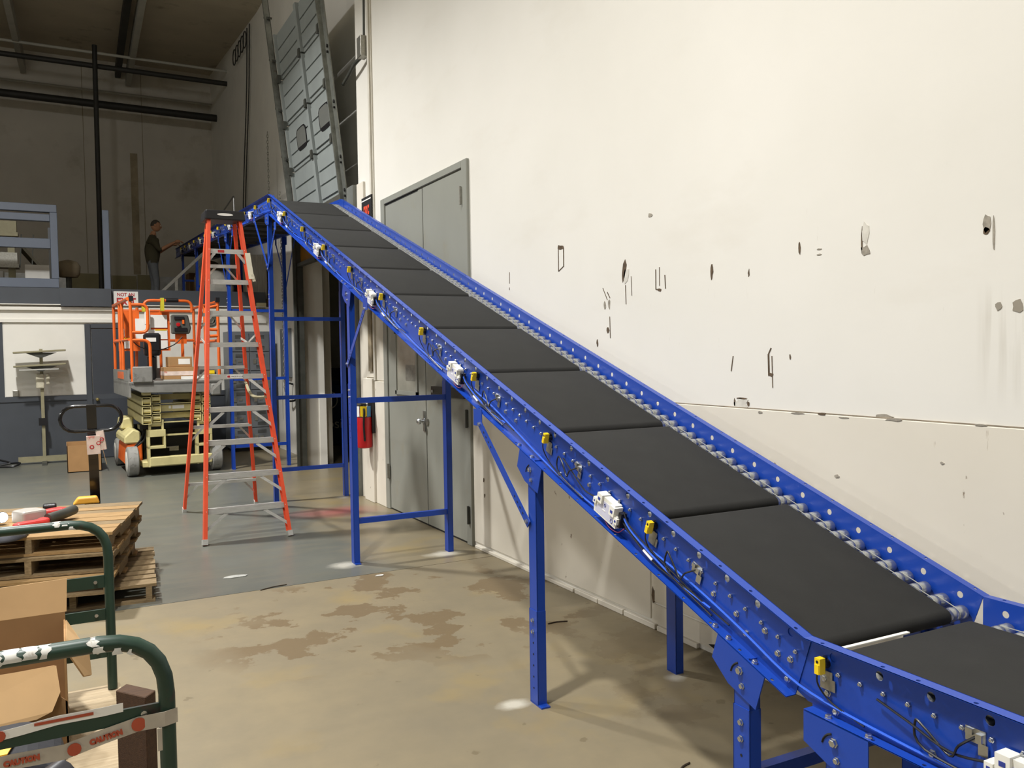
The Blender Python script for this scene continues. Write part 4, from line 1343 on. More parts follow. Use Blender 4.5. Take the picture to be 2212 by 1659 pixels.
rail([(.09, -.02, 1.36), (.09, -.02, 2.52)], 'post')
rail([(1.265, -.02, 1.36), (1.265, -.02, 2.50)], 'post')
rail([(.06, .75, 1.36), (.06, .75, 2.50)], 'post')
rail([(.06, 1.05, 1.36), (.06, 1.05, 2.50)], 'post')
rail([(.06, 1.86, 1.36), (.06, 1.86, 2.50)], 'post')
rail([(1.265, .95, 1.36), (1.265, .95, 2.50)], 'post')
rail([(1.265, 1.86, 1.36), (1.265, 1.86, 2.50)], 'post')
rail([(.74, 1.86, 1.36), (.74, 1.86, 2.45)], 'post')
rail([(.32, 1.5, 1.36), (.36, 1.5, 2.48)], 'post')
rail(rounded([(.10, -.02, 2.44), (.31, -.02, 2.44), (.31, -.02, 2.05), (.10, -.02, 2.05)], .09), 'gate_loop')
rail(rounded([(.10, -.02, 1.94), (.33, -.02, 1.94), (.33, -.02, 1.36)], .1), 'gate_loop')
rail(rounded([(1.26, -.02, 2.09), (1.10, -.02, 2.09), (1.08, -.02, 2.40), (1.26, -.02, 2.44)], .07), 'gate_loop')
rail([(1.10, -.02, 1.99), (1.26, -.02, 2.0)])
for z, m in ((2.52, 'guard_rail'), (1.95, 'mid_rail')):
    rail([(.06, -.02, z), (.06, 1.86, z)], m, None, .026 if z > 2 else .018)
    rail([(1.265, -.02, z - .02), (1.265, 1.86, z - .02)], m)
rail([(.06, 1.86, 2.45), (1.265, 1.86, 2.45)])
rail([(.06, 1.86, 1.97), (1.265, 1.86, 1.97)], 'mid_rail')
for xq in (.10, 1.265):
    lift(MB().rng((xq - .028, -.05, 2.49), (xq + .028, .02, 2.56)), 'rail_cap', M_BLACK)
lp = rail(rounded([(.42, 1.2, 2.40), (.42, 1.2, 2.58), (1.12, 1.2, 2.58), (1.12, 1.2, 2.40)], .1), 'top_loop')
lift(MB().tube([(.74, 1.2, 2.585), (.92, 1.2, 2.585)], .034, 10), 'grip_sleeve', M_BLACK, lp, True)
lift(MB().rng((.66, 1.16, 2.42), (.71, 1.24, 2.62)).rng((.39, 1.14, 2.40), (.44, 1.22, 2.5)), 'yellow_strap', mat('yellow_strap', '#C9BE2E', .6), lp)
pn = lift(MB().rng((.06, 1.28, 1.80), (.36, 1.30, 2.42)).rng((.46, 1.28, 1.80), (.80, 1.30, 2.40)), 'control_panel', M_OR)
lift(MB().rng((.30, 1.268, 1.96), (.52, 1.278, 2.30)).rng((.52, 1.262, 2.16), (.76, 1.27, 2.36)).rng((.52, 1.262, 1.98), (.76, 1.27, 2.13)).rng((.62, 1.262, 1.83), (.76, 1.27, 1.96)).rng((.11, 1.262, 1.84), (.22, 1.27, 2.0)).rng((.06, 1.262, 2.02), (.14, 1.27, 2.14)), 'notice_sheet', M_PAPER, pn)
lift(MB().rng((.11, 1.258, 1.98), (.22, 1.263, 2.0)).rng((.58, 1.258, 2.115), (.75, 1.263, 2.13)), 'notice_stripe', M_YEL, pn)
cbx = lift(MB().prism([(.75, .72, 2.05), (1.0, .72, 2.05), (1.02, .72, 2.14), (.98, .72, 2.34), (.75, .72, 2.34)], (0, .16, 0)), 'control_box', mat('control_grey', '#4A4C48', .5), None, False, .015)
lift(MB().rng((.78, .70, 2.27), (.92, .72, 2.31)), 'upper_recess_shade', M_BLACK, cbx)  # black block drawn as the shade of the upper recess
lift(MB().rng((.78, .705, 2.09), (.96, .72, 2.14)), 'lower_recess_shade', M_BLACK, cbx)  # black block drawn as the shade of the lower recess
lift(MB().lathe((.83, .72, 2.19), (0, -1, 0), [(0, .022), (.02, .022), (.022, .03), (.03, .03), (.034, .0)], 12), 'stop_button', M_RED, cbx, True)
lift(MB().rng((.89, .70, 2.2), (.92, .72, 2.26)), 'joystick', M_OR, cbx)
lift(MB().rng((.80, .78, 1.9), (.96, .82, 2.05)).rng((.88, .78, 1.7), (.92, .82, 2.0)), 'control_bracket', M_OR)
lift(MB().tube(spline([(.10, .3, 2.0), (.25, .5, 1.86), (.5, .6, 1.80), (.75, .65, 1.88), (.88, .7, 2.0)], 5), .008, 5), 'control_cable', M_CABLE, None, True)
lift(MB().rng((.34, .62, 1.72), (.57, .80, 2.06)).rng((.38, .65, 1.36), (.50, .78, 1.72)), 'tool_bag', M_BLACK, None, False, .03)
lift(MB().rng((.34 + .02, .612, 1.93), (.50, .622, 1.99)), 'bag_label', M_PAPER)
lift(MB().rng((.42, 1.14, 2.2), (.50, 1.18, 2.44)), 'manual_pouch', M_PAPER, None, False, .01)
lift(MB().rng((1.12, .25, 1.36), (1.25, .4, 1.50)), 'sticker_box', M_DKST)
lift(MB().rng((1.17, .245, 1.44), (1.25, .25, 1.49)), 'yellow_decal', M_YEL)
lift(MB().rng((1.13, -.09, 1.13), (1.27, -.02, 1.30)), 'gate_step', M_PLAT, None, False, .02)


def lbox(x0, y0, z0, x1, y1, z1):
    mb = MB().rng((x0, y0, z0), (x1, y1, z1))
    mb.v = [LM @ p for p in mb.v]
    return mb


b1 = tag(bevel(lbox(.53, .12, 1.372, .97, .5, 1.55).build('carton', M_CARD), .004, 1), 'flat brown carton with red printed tape on the lift platform', 'box')
o = lbox(.528, .118, 1.43, .972, .5, 1.49).build('tape_strip', M_TAPE, b1)
b2 = tag(bevel(lbox(.60, .16, 1.552, .92, .46, 1.70).build('carton', M_CARD), .004, 1), 'small brown carton with white label stacked on the flat carton', 'box')
lbox(.73, .158, 1.59, .89, .161, 1.67).build('address_label', M_PAPER, b2)
tag(lbox(.75, .02, 1.376, .98, .10, 1.415).build('paper_roll', M_PAPER), 'white paper roll lying in front of the cartons on the lift', 'paper')
tag(lbox(1.02, .055, 1.378, 1.25, .2, 1.43).build('plastic_bag', mat('white_bag', '#D5DDD2', .4, var=.2, vs=14)), 'crumpled white plastic bag at the lift platform corner', 'bag')

# ================================================================== GREY STAND AGAINST THE LOW WALL
sd = thing('panel_stand', 'tall olive metal stand with two wide trays against the low wall', 'stand', (-.27, 15.5, 0))
MB().rng((-.30, 15.50, .03), (-.252, 15.55, 1.86)).build('pole', M_OLIVE, sd)
MB().rng((-.645, 15.50, .03), (-.30, 15.56, .12)).build('base_leg', M_OLIVE, sd)
MB().rng((-.252, 15.50, .03), (.09, 15.56, .12)).build('base_leg', M_OLIVE, sd)
MB().rng((-.31, 15.2, 0), (-.24, 15.6, .04)).build('base_leg', M_DKST, sd)
for z in (1.80, 1.58):
    bevel(MB().prism([(-.66, 15.30, z - .015), (.08, 15.30, z + .02), (.08, 15.62, z + .02), (-.66, 15.62, z - .015)], (0, 0, .03)).build('tray', M_OLIVE, sd), .006, 1)
    MB().prism([(-.5, 15.34, z - .0), (-.05, 15.34, z - .0), (-.25, 15.34, z - .08), (-.31, 15.34, z - .08)], (0, .2, 0)).build('tray_rib', M_DKST, sd)
MB().bar((-.58, 15.28, 1.525), (-.03, 15.28, 1.535), .03, .02).build('drawer_bar', M_ALU, sd)
MB().rng((-.34, 15.46, .62), (-.22, 15.58, .74)).build('height_clamp', M_BLACK, sd)
bevel(MB().rng((-.36, 15.44, 1.22), (-.24, 15.56, 1.46)).rng((-.22, 15.44, 1.28), (-.16, 15.48, 1.46)).build('cable_box', mat('cream_box', '#C4BEA8', .6, var=.2, vs=20), sd), .02)
bx = thing('floor_carton', 'open plain cardboard box on the floor by the slate door', 'box', (.25, 14.3, 0))
MB().rng((.04, 13.98, 0), (.50, 13.99, .40)).rng((.04, 14.72, 0), (.50, 14.73, .40)).rng((.04, 13.98, 0), (.05, 14.73, .40)).rng((.49, 13.98, 0), (.50, 14.73, .40)).rng((.04, 13.98, 0), (.5, 14.73, .012)).build('box_body', M_CARD, bx)
MB().bar((.505, 13.98, .39), (.56, 14.0, .12), .34, .006, (1, 0, 0)).build('flap', M_CARDL, bx)
cl = tag(MB().tube(spline([(-.98, 15.3, .02), (-.7, 15.2, .02), (-.62, 15.35, .05), (-.8, 15.5, .03), (-1.0, 15.4, .02), (-.75, 15.3, .06), (-.9, 15.5, .1)], 6), .016, 6).build('cable_pile', M_CABLE, None, True), 'black cable heap on the floor at far left by the low wall', 'cable')

# ================================================================== MEZZANINE CONTENTS
ch = thing('roller_chute', 'tilted grey chute with dark belt seen through the framed opening', 'chute', (-.3, 17.6, 2.74))
MB().bar((-.55, 17.6, 3.70), (-.12, 17.6, 3.14), .24, .05, (1, .3, .8)).build('belt_bed', mat('chute_dark', '#55503F', .7), ch)
for dx in (-.05, .14):
    MB().bar((-.50 + dx, 17.5, 3.95), (-.54 + dx, 17.5, 3.35), .02, .02).build('leg', M_DKST, ch)
MB().rng((-.5, 17.4, 2.74), (-.2, 17.7, 3.12)).build('base', M_DKST, ch)
sh = thing('work_post', 'grey post carrying two chunky arms behind the framed opening', 'post', (-.72, 17.5, 2.74))
MB().rng((-.77, 17.45, 2.74), (-.66, 17.56, 3.98)).build('post', M_OLIVE, sh)
for z in (3.96, 3.40):
    MB().rng((-1.5, 17.35, z), (-.62, 17.65, z + .2)).rng((-1.5, 17.33, z - .07), (-.60, 17.67, z)).build('arm', M_OLIVE if z > 3.9 else M_GALV, sh)
tag(bevel(MB().rng((-.50, 17.0, 2.741), (-.05, 17.35, 3.36)).build('white_carton', M_PAPER), .006), 'white carton behind the framed opening right of the post', 'box')
hp = thing('work_stool', 'dark round padded stool back behind the parapet notch', 'stool', (.2, 17.3, 2.74))
MB().lathe((.18, 17.3, 3.18), (0, 0, 1), [(0, .02), (.0, .15), (.06, .19), (.2, .20), (.28, .15), (.31, .06), (.32, 0)], 18).build('cushion', M_SACK, hp, True)
MB().cyl((.18, 17.3, 2.74), (.18, 17.3, 3.2), .05, 10).build('post', M_DKST, hp)


def blob_thing(name, label, cat, c, d, m, seed, z0=2.741, group=None):
    bm = bmesh.new()
    bmesh.ops.create_icosphere(bm, subdivisions=3, radius=1)
    for v in bm.verts:
        p = v.co.copy()
        k = 1 + .14 * mnoise.noise(p * 1.7 + V((seed, 0, 0))) + .05 * mnoise.noise(p * 5 + V((0, seed, 0)))
        q = V((math.copysign(abs(p.x) ** .8, p.x), math.copysign(abs(p.y) ** .8, p.y), math.copysign(abs(p.z) ** .85, p.z))) * k
        v.co = V((c[0] + q.x * d[0], c[1] + q.y * d[1], max(z0, c[2] + q.z * d[2])))
    me = D.meshes.new(name)
    bm.to_mesh(me)
    bm.free()
    me.materials.append(m)
    sm(me, 180)
    return tag(link(name, me), label, cat, group)


blob_thing('filled_sack', 'large brown sack under the upper conveyor above lift rails', 'sack', (2.74, 17.75, 3.15), (.33, .42, .45), M_SACK, 1)
blob_thing('filled_sack', 'pale grey wrapped bundle beside the brown sack under the conveyor', 'sack', (2.66, 16.42, 2.98), (.24, .24, .34), M_SACKG, 2)
blob_thing('filled_sack', 'small dark sack behind the blue leg on the mezzanine', 'sack', (3.03, 17.2, 2.92), (.09, .1, .3), M_SACK, 3)
tag(bevel(MB().rng((2.62, 20.2, 2.741), (3.1, 20.7, 3.6)).build('brown_carton', M_CARDI), .01), 'tall brown carton behind the end legs of the conveyor', 'box')
tag(bevel(MB().rng((2.62, 18.6, 2.741), (2.75, 18.8, 3.52)).build('red_topped_pack', mat('reddish_pack', '#8A4A3A', .7, var=.3, vs=10)), .03), 'reddish pack with pale top beside the brown sacks', 'pack')
cp = tag(bevel(MB().rng((3.06, 16.0, 2.741), (3.46, 16.25, 3.58)).build('wrapped_pallet_load', mat('stretch_wrap', '#A39F94', .35, var=.3, vs=9, stretch=(5, 1, .4))), .02), 'tall grey plastic wrapped load at right end of the mezzanine', 'load')
hr = thing('stair_rail', 'grey sloping hand rail crossing in front of the standing man', 'railing', (1.6, 16.4, 2.74))
MB().bar((1.55, 16.3, 2.78), (2.45, 16.3, 3.67), .05, .05).build('sloping_rail', M_GALV, hr)
MB().rng((1.87, 16.28, 2.741), (1.92, 16.33, 3.12)).build('post', M_GALV, hr)
MB().rng((2.38, 16.28, 2.741), (2.43, 16.33, 3.62)).build('post', M_GALV, hr)
hr2 = thing('pipe_handrail', 'bent pipe handrail rising behind the black ladder top', 'railing', (3.29, 18.15, 2.74))
MB().tube(rounded([(3.29, 21.2, 4.77), (3.29, 18.2, 5.04), (3.29, 18.15, 2.75)], .05), .018, 8).build('rail_pipe', M_ZINC, hr2, True)

# ------------------------------------------------------------------ person on the mezzanine


def skin_mesh(verts, edges, radii, root=0, subdiv=1):
    me = D.meshes.new('sk')
    me.from_pydata([V(v) for v in verts], edges, [])
    o = D.objects.new('sk', me)
    COL.objects.link(o)
    md = o.modifiers.new('skin', 'SKIN')
    md.use_smooth_shade = True
    for i, r in enumerate(radii):
        sv = me.skin_vertices[0].data[i]
        sv.radius = r if isinstance(r, tuple) else (r, r)
        sv.use_root = (i == root)
    if subdiv:
        s = o.modifiers.new('sub', 'SUBSURF')
        s.levels = subdiv
        s.render_levels = subdiv
    dg = bpy.context.evaluated_depsgraph_get()
    m2 = D.meshes.new_from_object(o.evaluated_get(dg))
    D.objects.remove(o)
    return m2


def make_person(px, py, pz):
    # local: faces +x; z up; y to the left of the figure
    vs = [(0, 0, .95), (.0, 0, 1.12), (.01, 0, 1.30), (.0, 0, 1.42), (.02, 0, 1.50), (.05, 0, 1.60),
          (0, .10, .92), (.03, .11, .50), (-.02, .11, .09), (.15, .12, .03),
          (0, -.10, .92), (.06, -.11, .50), (.03, -.11, .09), (.20, -.12, .03),
          (0, .19, 1.40), (.10, .25, 1.15), (.33, .22, 1.30), (.42, .20, 1.35),
          (0, -.19, 1.40), (.12, -.25, 1.16), (.35, -.20, 1.31), (.44, -.18, 1.36)]
    ed = [(0, 1), (1, 2), (2, 3), (3, 4), (4, 5), (0, 6), (6, 7), (7, 8), (8, 9), (0, 10), (10, 11), (11, 12), (12, 13),
          (3, 14), (14, 15), (15, 16), (16, 17), (3, 18), (18, 19), (19, 20), (20, 21)]
    rd = [(.17, .16), (.175, .165), (.165, .155), (.13, .12), .062, .06, (.10, .10), .068, .045, .035, (.10, .10), .068, .045, .035,
          .072, .05, .034, .03, .072, .05, .034, .03]
    me = skin_mesh(vs, ed, rd, 0, 2)
    bm = bmesh.new()
    bm.from_mesh(me)
    # head shaped from an icosphere
    tmp = bmesh.new()
    bmesh.ops.create_icosphere(tmp, subdivisions=4, radius=1)
    for v in tmp.verts:
        p = v.co
        x, y, z = p.x * .098, p.y * .076, p.z * .118
        if p.x > 0:
            x *= 1 - .10 * abs(p.y)
            if p.z < -.2:
                x += .012 * (-p.z)
                y *= 1 + .28 * p.z
        nose = math.exp(-((p.y / .16) ** 2 + ((p.z + .18) / .2) ** 2)) * (p.x > .3)
        brow = math.exp(-(((p.z - .12) / .1) ** 2)) * (p.x > .5) * .006
        eye = math.exp(-(((abs(p.y) - .36) / .14) ** 2 + ((p.z - .0) / .09) ** 2)) * (p.x > .4) * .008
        mouth = math.exp(-((p.y / .3) ** 2 + ((p.z + .52) / .05) ** 2)) * (p.x > .3) * .006
        x += .024 * nose + brow - eye - mouth
        v.co = V((.085 + x, y, 1.70 + z))
    tm = D.meshes.new('h')
    tmp.to_mesh(tm)
    tmp.free()
    bm.from_mesh(tm)
    # ears and hands with five separate fingers
    mb = MB()
    for s in (1, -1):
        mb.lathe((.07, s * .072, 1.70), (-.15, s, 0), [(0, .02), (.006, .032), (.014, .03), (.016, 0)], 10)
    for (w_, sy) in ((V((.42, .20, 1.35)), 1), (V((.44, -.18, 1.36)), -1)):
        mb.tube([w_ + V((-.01, 0, 0)), w_ + V((.04, 0, .012)), w_ + V((.085, 0, .01))], [.028, .04, .036], 8)
        for k, L in enumerate((.065, .078, .072, .055)):
            yy = (k - 1.5) * .019 * sy
            b = w_ + V((.08, -yy, .01))
            mb.tube([b, b + V((L * .5, 0, .008)), b + V((L * .85, 0, -.012)), b + V((L, 0, -.03))], [.0095, .009, .008, .006], 6)
        t0 = w_ + V((.03, -.03 * sy, .0))
        mb.tube([t0, t0 + V((.03, -.028 * sy, -.005)), t0 + V((.06, -.034 * sy, -.02))], [.012, .0105, .008], 6)
    hm = D.meshes.new('x')
    hm.from_pydata(mb.v, [], mb.f)
    bm.from_mesh(hm)
    bmesh.ops.recalc_face_normals(bm, faces=bm.faces)
    me = D.meshes.new('person')
    bm.to_mesh(me)
    bm.free()
    for m in (M_SKIN, M_SHIRT, M_JEANS, M_BLACK):
        me.materials.append(m)
    for p in me.polygons:
        c = p.center
        if c.z > 1.50 or (c.x > .16 and c.z > 1.0):
            p.material_index = 0
        elif c.z > .93:
            p.material_index = 1
        elif c.z > .10:
            p.material_index = 2
        else:
            p.material_index = 3
    sm(me, 180)
    o = link('person', me, None, Matrix.Translation((px, py, pz)))
    tag(o, 'grey-haired man in olive t-shirt and jeans reaching to the conveyor end', 'person')
    # hair cap
    hb_ = bmesh.new()
    bmesh.ops.create_icosphere(hb_, subdivisions=4, radius=1)
    dele = []
    for v in hb_.verts:
        p = v.co.copy()
        v.co = V((.082 + p.x * .102, p.y * .081, 1.705 + p.z * .121))
        if p.z < (.5 if p.x > .3 else .42 if p.x > .1 else -.25 if p.x < -.1 else .1):
            dele.append(v)
    bmesh.ops.delete(hb_, geom=dele, context='VERTS')
    hm = D.meshes.new('hair')
    hb_.to_mesh(hm)
    hb_.free()
    hm.materials.append(M_HAIR)
    sm(hm, 180)
    sub(link('hair', hm), o, Matrix())
    for s in (1, -1):
        e_ = MB().lathe((.168, s * .028, 1.70), (1, s * .2, 0), [(0, .011), (.006, .010), (.010, .005), (.011, 0)], 10).build('eye', M_PAPER)
        sub(e_, o, Matrix())
    return o


make_person(1.755, 18.95, 2.741)

# ================================================================== PALLETS
def pallet(M, label, nx=1.02, ny=1.22, colr=0, missing=(), seed=0, tight=False):
    """deck boards run along local x, stringers along local y; origin at a bottom corner"""
    rd = random.Random(seed)
    p = link('wooden_pallet', None, None, M, label=label, category='pallet', group='wooden pallets in the stack')
    m1, m2 = (M_WOOD, M_WOODD) if colr == 0 else (M_WOODD, M_WOODD)
    for j, x in enumerate((.02, nx / 2 - .02, nx - .06)):
        mb = MB()
        # notched stringer
        prof = [(0, .018), (.16, .018), (.19, .055), (.38, .055), (.41, .018), (ny - .41, .018), (ny - .38, .055), (ny - .19, .055), (ny - .16, .018), (ny, .018), (ny, .11), (0, .11)]
        mb.prism([(x, a, b) for a, b in prof], (.04, 0, 0))
        mb.v = [M @ q for q in mb.v]
        mb.build('stringer', m2 if j else m1, p)
    y = 0
    n = 8
    wds = [.135, .10, .10, .12, .14, .10, .10, .135]
    if tight:
        wds = [w0 * (ny - 7 * .012) / sum(wds) for w0 in wds]
    gap = (ny - sum(wds)) / (n - 1)
    for i in range(n):
        if i not in missing:
            mb = MB().rng((rd.uniform(-.012, 0), y, .11), (nx + rd.uniform(0, .012), y + wds[i], .127 + rd.uniform(0, .004)))
            mb.v = [M @ q for q in mb.v]
            o = mb.build('deck_board', rd.choice((m1, m1, m2)), p)
        y += wds[i] + gap
    for y in (0, ny / 2 - .06, ny - .12):
        mb = MB().rng((0, y, 0), (nx, y + .115, .018))
        mb.v = [M @ q for q in mb.v]
        mb.build('bottom_board', rd.choice((m1, m2)), p)
    return p


def pmat(xr, yr, ang, z, nx=1.02, ny=1.22):
    """place by right-rear corner"""
    R = Matrix.Rotation(ang, 4, 'Z')
    off = R @ V((nx, ny, 0))
    return Matrix.Translation((xr - off.x, yr - off.y, z)) @ R


A_ = -math.radians(13)
pallet(pmat(.625, 7.46, -math.radians(4.5), 0), 'lowest grey pallet on the floor, sticking out right of the stack', colr=1, seed=1)
pallet(pmat(.50, 7.30, A_ + .03, .132), 'second pallet from the floor, mostly hidden by the green cart', seed=2)
pallet(pmat(.53, 7.36, A_ + .01, .264), 'third pallet from the floor, directly beneath the topmost one', seed=3)
tp_ = pmat(.545, 7.40, A_, .396)
pallet(tp_, 'topmost pale pallet of the stack with the red saw on it', seed=4, tight=True)
PT = .396 + .131

# red band saw on the top pallet
bs = thing('band_saw', 'red and grey cordless band saw lying on the top pallet', 'saw', (-.1, 6.75, PT))


def at(pts, c, ang):
    R = Matrix.Rotation(ang, 4, 'Z')
    return [V(c) + R @ V(p) for p in pts]


SA = .55
C_ = (-.14, 6.72, PT)
bevel(MB().prism(at([(-.13, .02, .02), (.04, .02, .02), (.04, .14, .02), (-.02, .20, .02), (-.13, .17, .02)], C_, SA), (0, 0, .09)).build('gear_housing', mat('silver_cast', '#B4AFA8', .4, .3), bs), .015)
bevel(MB().prism(at([(-.23, -.10, .0), (-.02, -.10, .0), (.03, -.04, .0), (.03, .0, .0), (-.04, .0, .0), (-.08, -.04, .0), (-.2, -.02, .0), (-.25, -.05, .0)], C_, SA), (0, 0, .06)).build('blade_guard', M_TOOLR, bs), .015)
bevel(MB().prism(at([(.04, .13, .01), (.20, .13, .01), (.22, .05, .01), (.16, .02, .01), (.04, .06, .01)], C_, SA), (0, 0, .08)).build('motor_cover', M_TOOLR, bs), .015)
MB().tube(at([(.0, -.05, .05), (.14, -.02, .06), (.26, .06, .06)], C_, SA), [.035, .036, .036], 12).build('handle_grip', M_DKST, bs, True)
bevel(MB().rng((-.15, 7.05, PT), (-.06, 7.14, PT + .09)).build('battery', M_BLACK, bs), .012)
fl_t = thing('work_light', 'small bright work light on the pallet beside the red saw', 'lamp', (-.36, 6.66, PT))
MB().lathe((-.42, 6.94, PT + .05), (.3, -1, .1), [(0, .03), (.05, .03), (.06, .04), (.08, .04)], 14).build('light_body', M_BLACK, fl_t, True)
MB().lathe((-.396, 6.86, PT + .058), (.3, -1, .1), [(0, .036), (.003, .034), (.004, 0)], 14).build('light_lens', mat('lit_lens', '#FFFFFF', .3, emit=('#FFFFFF', 25)), fl_t)
blob_thing('dark_jacket', 'dark grey crumpled jacket left of the red saw', 'jacket', (-.45, 6.36, PT + .02), (.22, .17, .05), mat('grey_cloth', '#4C4D54', .9, var=.2, vs=8, bump=.4, bs=20), 5, PT + .001)

# ------------------------------------------------------------------ pallet jack behind the stack
pj = thing('pallet_jack', 'black looped pallet jack handle standing behind the pallet stack', 'pallet jack', (.23, 7.85, 0))
HZ = 7.80
hp_ = []
for c, a0, a1 in (((.335, HZ, 1.195), -PI / 2, PI / 2), ((.085, HZ, 1.195), PI / 2, 3 * PI / 2)):
    hp_ += arc(c, (1, 0, 0), (0, 0, 1), .105, a0, a1, 8)
MB().tube(hp_, .0155, 10, True).build('handle_loop', mat('gloss_black', '#101012', .2, var=.05, coat=.3), pj, True)
MB().bar((.225, 7.92, .40), (.212, HZ, 1.31), .075, .035, (0, 1, 0)).build('handle_stem', mat('gloss_black', '#101012'), pj)
MB().bar((.30, HZ - .02, 1.08), (.24, HZ - .02, 1.09), .02, .02).build('release_lever', M_ZINC, pj)
MB().rng((.12, 7.80, .10), (.33, 8.05, .38)).cyl((.225, 7.92, .05), (.225, 7.92, .45), .06, 12).build('pump_body', M_BLACK, pj)
bevel(MB().prism([(.05, 7.62, PT - .02), (.25, 7.62, PT - .02), (.23, 7.62, PT + .035), (.09, 7.62, PT + .035)], (0, .1, 0)).build('yellow_hood', mat('amber_plastic', '#E9A93C', .45), pj), .012)
MB().rng((.14, 7.70, .2), (.2, 7.84, PT)).build('hood_bracket', M_BLACK, pj)
for x in (-.16, .27):
    MB().rng((x, 6.75, .028), (x + .13, 7.85, .052)).build('fork', M_DKST, pj)
for x in (.15, .30):
    MB().lathe((x - .025, 7.95, .085), (1, 0, 0), [(0, .07), (.002, .085), (.048, .085), (.05, .07)], 16).build('wheel', M_BLACK, pj, True)
MB().bar((.222, 7.785, .90), (.218, 7.775, 1.05), .10, .055, (0, 1, 0)).bar((.29, 7.78, .93), (.27, 7.78, 1.09), .06, .03, (.2, 1, 0)).build('tape_wrap', M_TAPE, pj)
for dx, dz in ((-.015, .96), (.035, .99), (.06, 1.02)):
    MB().tube([(.222 + dx + .014 * math.cos(t), 7.752, dz + .014 * math.sin(t)) for t in [2 * PI * q / 10 for q in range(10)]], .004, 4, True).build('red_print_ring', M_LETR, pj)

# ================================================================== GREEN PLATFORM CART
ct = thing('platform_cart', 'green platform cart with two chipped tube end loops', 'cart', (-.2, 2.9, 0))
CX0, CXR, CXF = -.62, .145, .178
TR = .0185


def loop(xr, y, ztop, zbot, rb=.14):
    xl = xr - .77
    return rounded([(xl, y, zbot), (xl, y, ztop), (xr, y, ztop), (xr, y, zbot)], rb, 6)


for xr, y, zt_, bars in ((CXR, 3.72, 1.04, ((.80, .05), (.665, .045), (.515, .05))), (CXF + .015, 2.07, 1.058, ((.883, .034), (.70, .045), (.52, .045)))):
    lo = MB().tube(loop(xr, y, zt_, .36), TR, 14).build('end_loop', M_GREEN, ct, True)
    for z, h in bars:
        bo = MB().rng((xr - .77, y - .004, z - h / 2), (xr, y + .004, z + h / 2)).build('cross_slat', M_GREEN, lo)
        MB().cyl((xr - .05, y - .004, z), (xr - .05, y - .008, z), .007, 8).build('rivet', M_ZINC, lo)
    rd = random.Random(5 if y < 3 else 9)
    for k in range(9 if y < 3 else 3):
        # patches where the paint has flaked, hugging the top tube
        if y < 3:
            x = (.10, .05, .065, -.10, -.07, -.045, -.135, -.16, .12)[k]
            wd = (.03, .025, .03, .04, .03, .022, .03, .04, .016)[k]
            x = x + .005
        else:
            x, wd = (-.02, .01, .03)[k], .03
        mb = MB()
        ra = TR + .0006
        zc = zt_ if x < xr - .14 else zt_ - .5 * max(0, x - (xr - .14)) ** 1.0 * (.7)
        n = 6
        a0, a1 = rd.uniform(.2, .7), rd.uniform(1.8, 2.6)
        top, bot = [], []
        for q in range(n + 1):
            a = a0 + (a1 - a0) * q / n
            top.append((x - wd + rd.uniform(0, .012), y - ra * math.sin(a - .5), zc + ra * math.cos(a - .5)))
            bot.append((x + rd.uniform(-.008, .004), y - ra * math.sin(a - .5), zc - .06 * 0 + ra * math.cos(a - .5)))
        vs = top + bot
        mb.add(vs, [(q, q + 1, n + 2 + q, n + 1 + q) for q in range(n)])
        mb.build('paint_chip', M_FLAKE, lo, True)
MB().rng((CX0, 2.02, .32), (CXR + .03, 3.78, .355)).build('deck', M_DECK, ct)
MB().rng((CX0, 2.02, .27), (CXR + .03, 2.06, .32)).rng((CX0, 3.74, .27), (CXR + .03, 3.78, .32)).rng((CXR, 2.02, .27), (CXR + .03, 3.78, .32)).build('deck_frame', M_GREEN, ct)
for x in (CX0 + .1, CXR - .1):
    for y in (2.2, 3.6):
        cs = MB().lathe((x - .025, y, .10), (1, 0, 0), [(0, .08), (.003, .10), (.047, .10), (.05, .08)], 18).build('caster_wheel', M_BLACK, ct, True)
        MB().rng((x - .04, y - .03, .10), (x - .03, y + .03, .27)).rng((x + .03, y - .03, .10), (x + .04, y + .03, .27)).rng((x - .05, y - .05, .255), (x + .05, y + .05, .27)).build('caster_fork', M_GALV, cs)
DZ = .3555
# printed tape strung along the front loop
YT = 2.062
tpz = MB()


def ribbon(pts, wd, name, m, parent, th=.0012):
    mb = MB()
    for i in range(len(pts) - 1):
        mb.prism([V(pts[i]) + V((0, 0, -wd / 2)), V(pts[i + 1]) + V((0, 0, -wd / 2)), V(pts[i + 1]) + V((0, 0, wd / 2)), V(pts[i]) + V((0, 0, wd / 2))], (0, th, 0))
    return mb.build(name, m, parent)


rb_ = ribbon([(-.60, YT, .845), (-.30, YT, .825), (-.12, YT - .004, .838), (-.02, YT - .006, .836), (.06, YT, .85), (.13, YT, .862), (.185, YT - .022, .87), (.214, YT - .006, .868)], .034, 'caution_tape', M_TAPEC, ct)
text('CAUTION', 'lettering', .0155, frame((.064, YT - .004, .8485), V((1, 0, .16)).normalized(), V((-.16, 0, 1)).normalized(), (0, -1, 0)), mat('tape_red', '#A8492F', .5), rb_, .0003, .95, offset=.0015)
text('CAUTION', 'lettering', .0155, frame((-.10, YT - .009, .838), V((1, 0, 0.02)), V((-.02, 0, 1)), (0, -1, 0)), mat('tape_red'), rb_, .0003, .95, offset=.0015)
MB().cyl((.131, YT - .004, .863), (.131, YT - .0055, .863), .0155, 16).build('red_disc', mat('tape_red'), rb_)
MB().cyl((-.0, YT - .007, .838), (-.0, YT - .009, .838), .014, 16).build('red_disc', mat('tape_red'), rb_)
MB().rng((.168, YT - .025, .80), (.178, YT - .023, .852)).build('tape_tail', M_TAPEC, rb_)
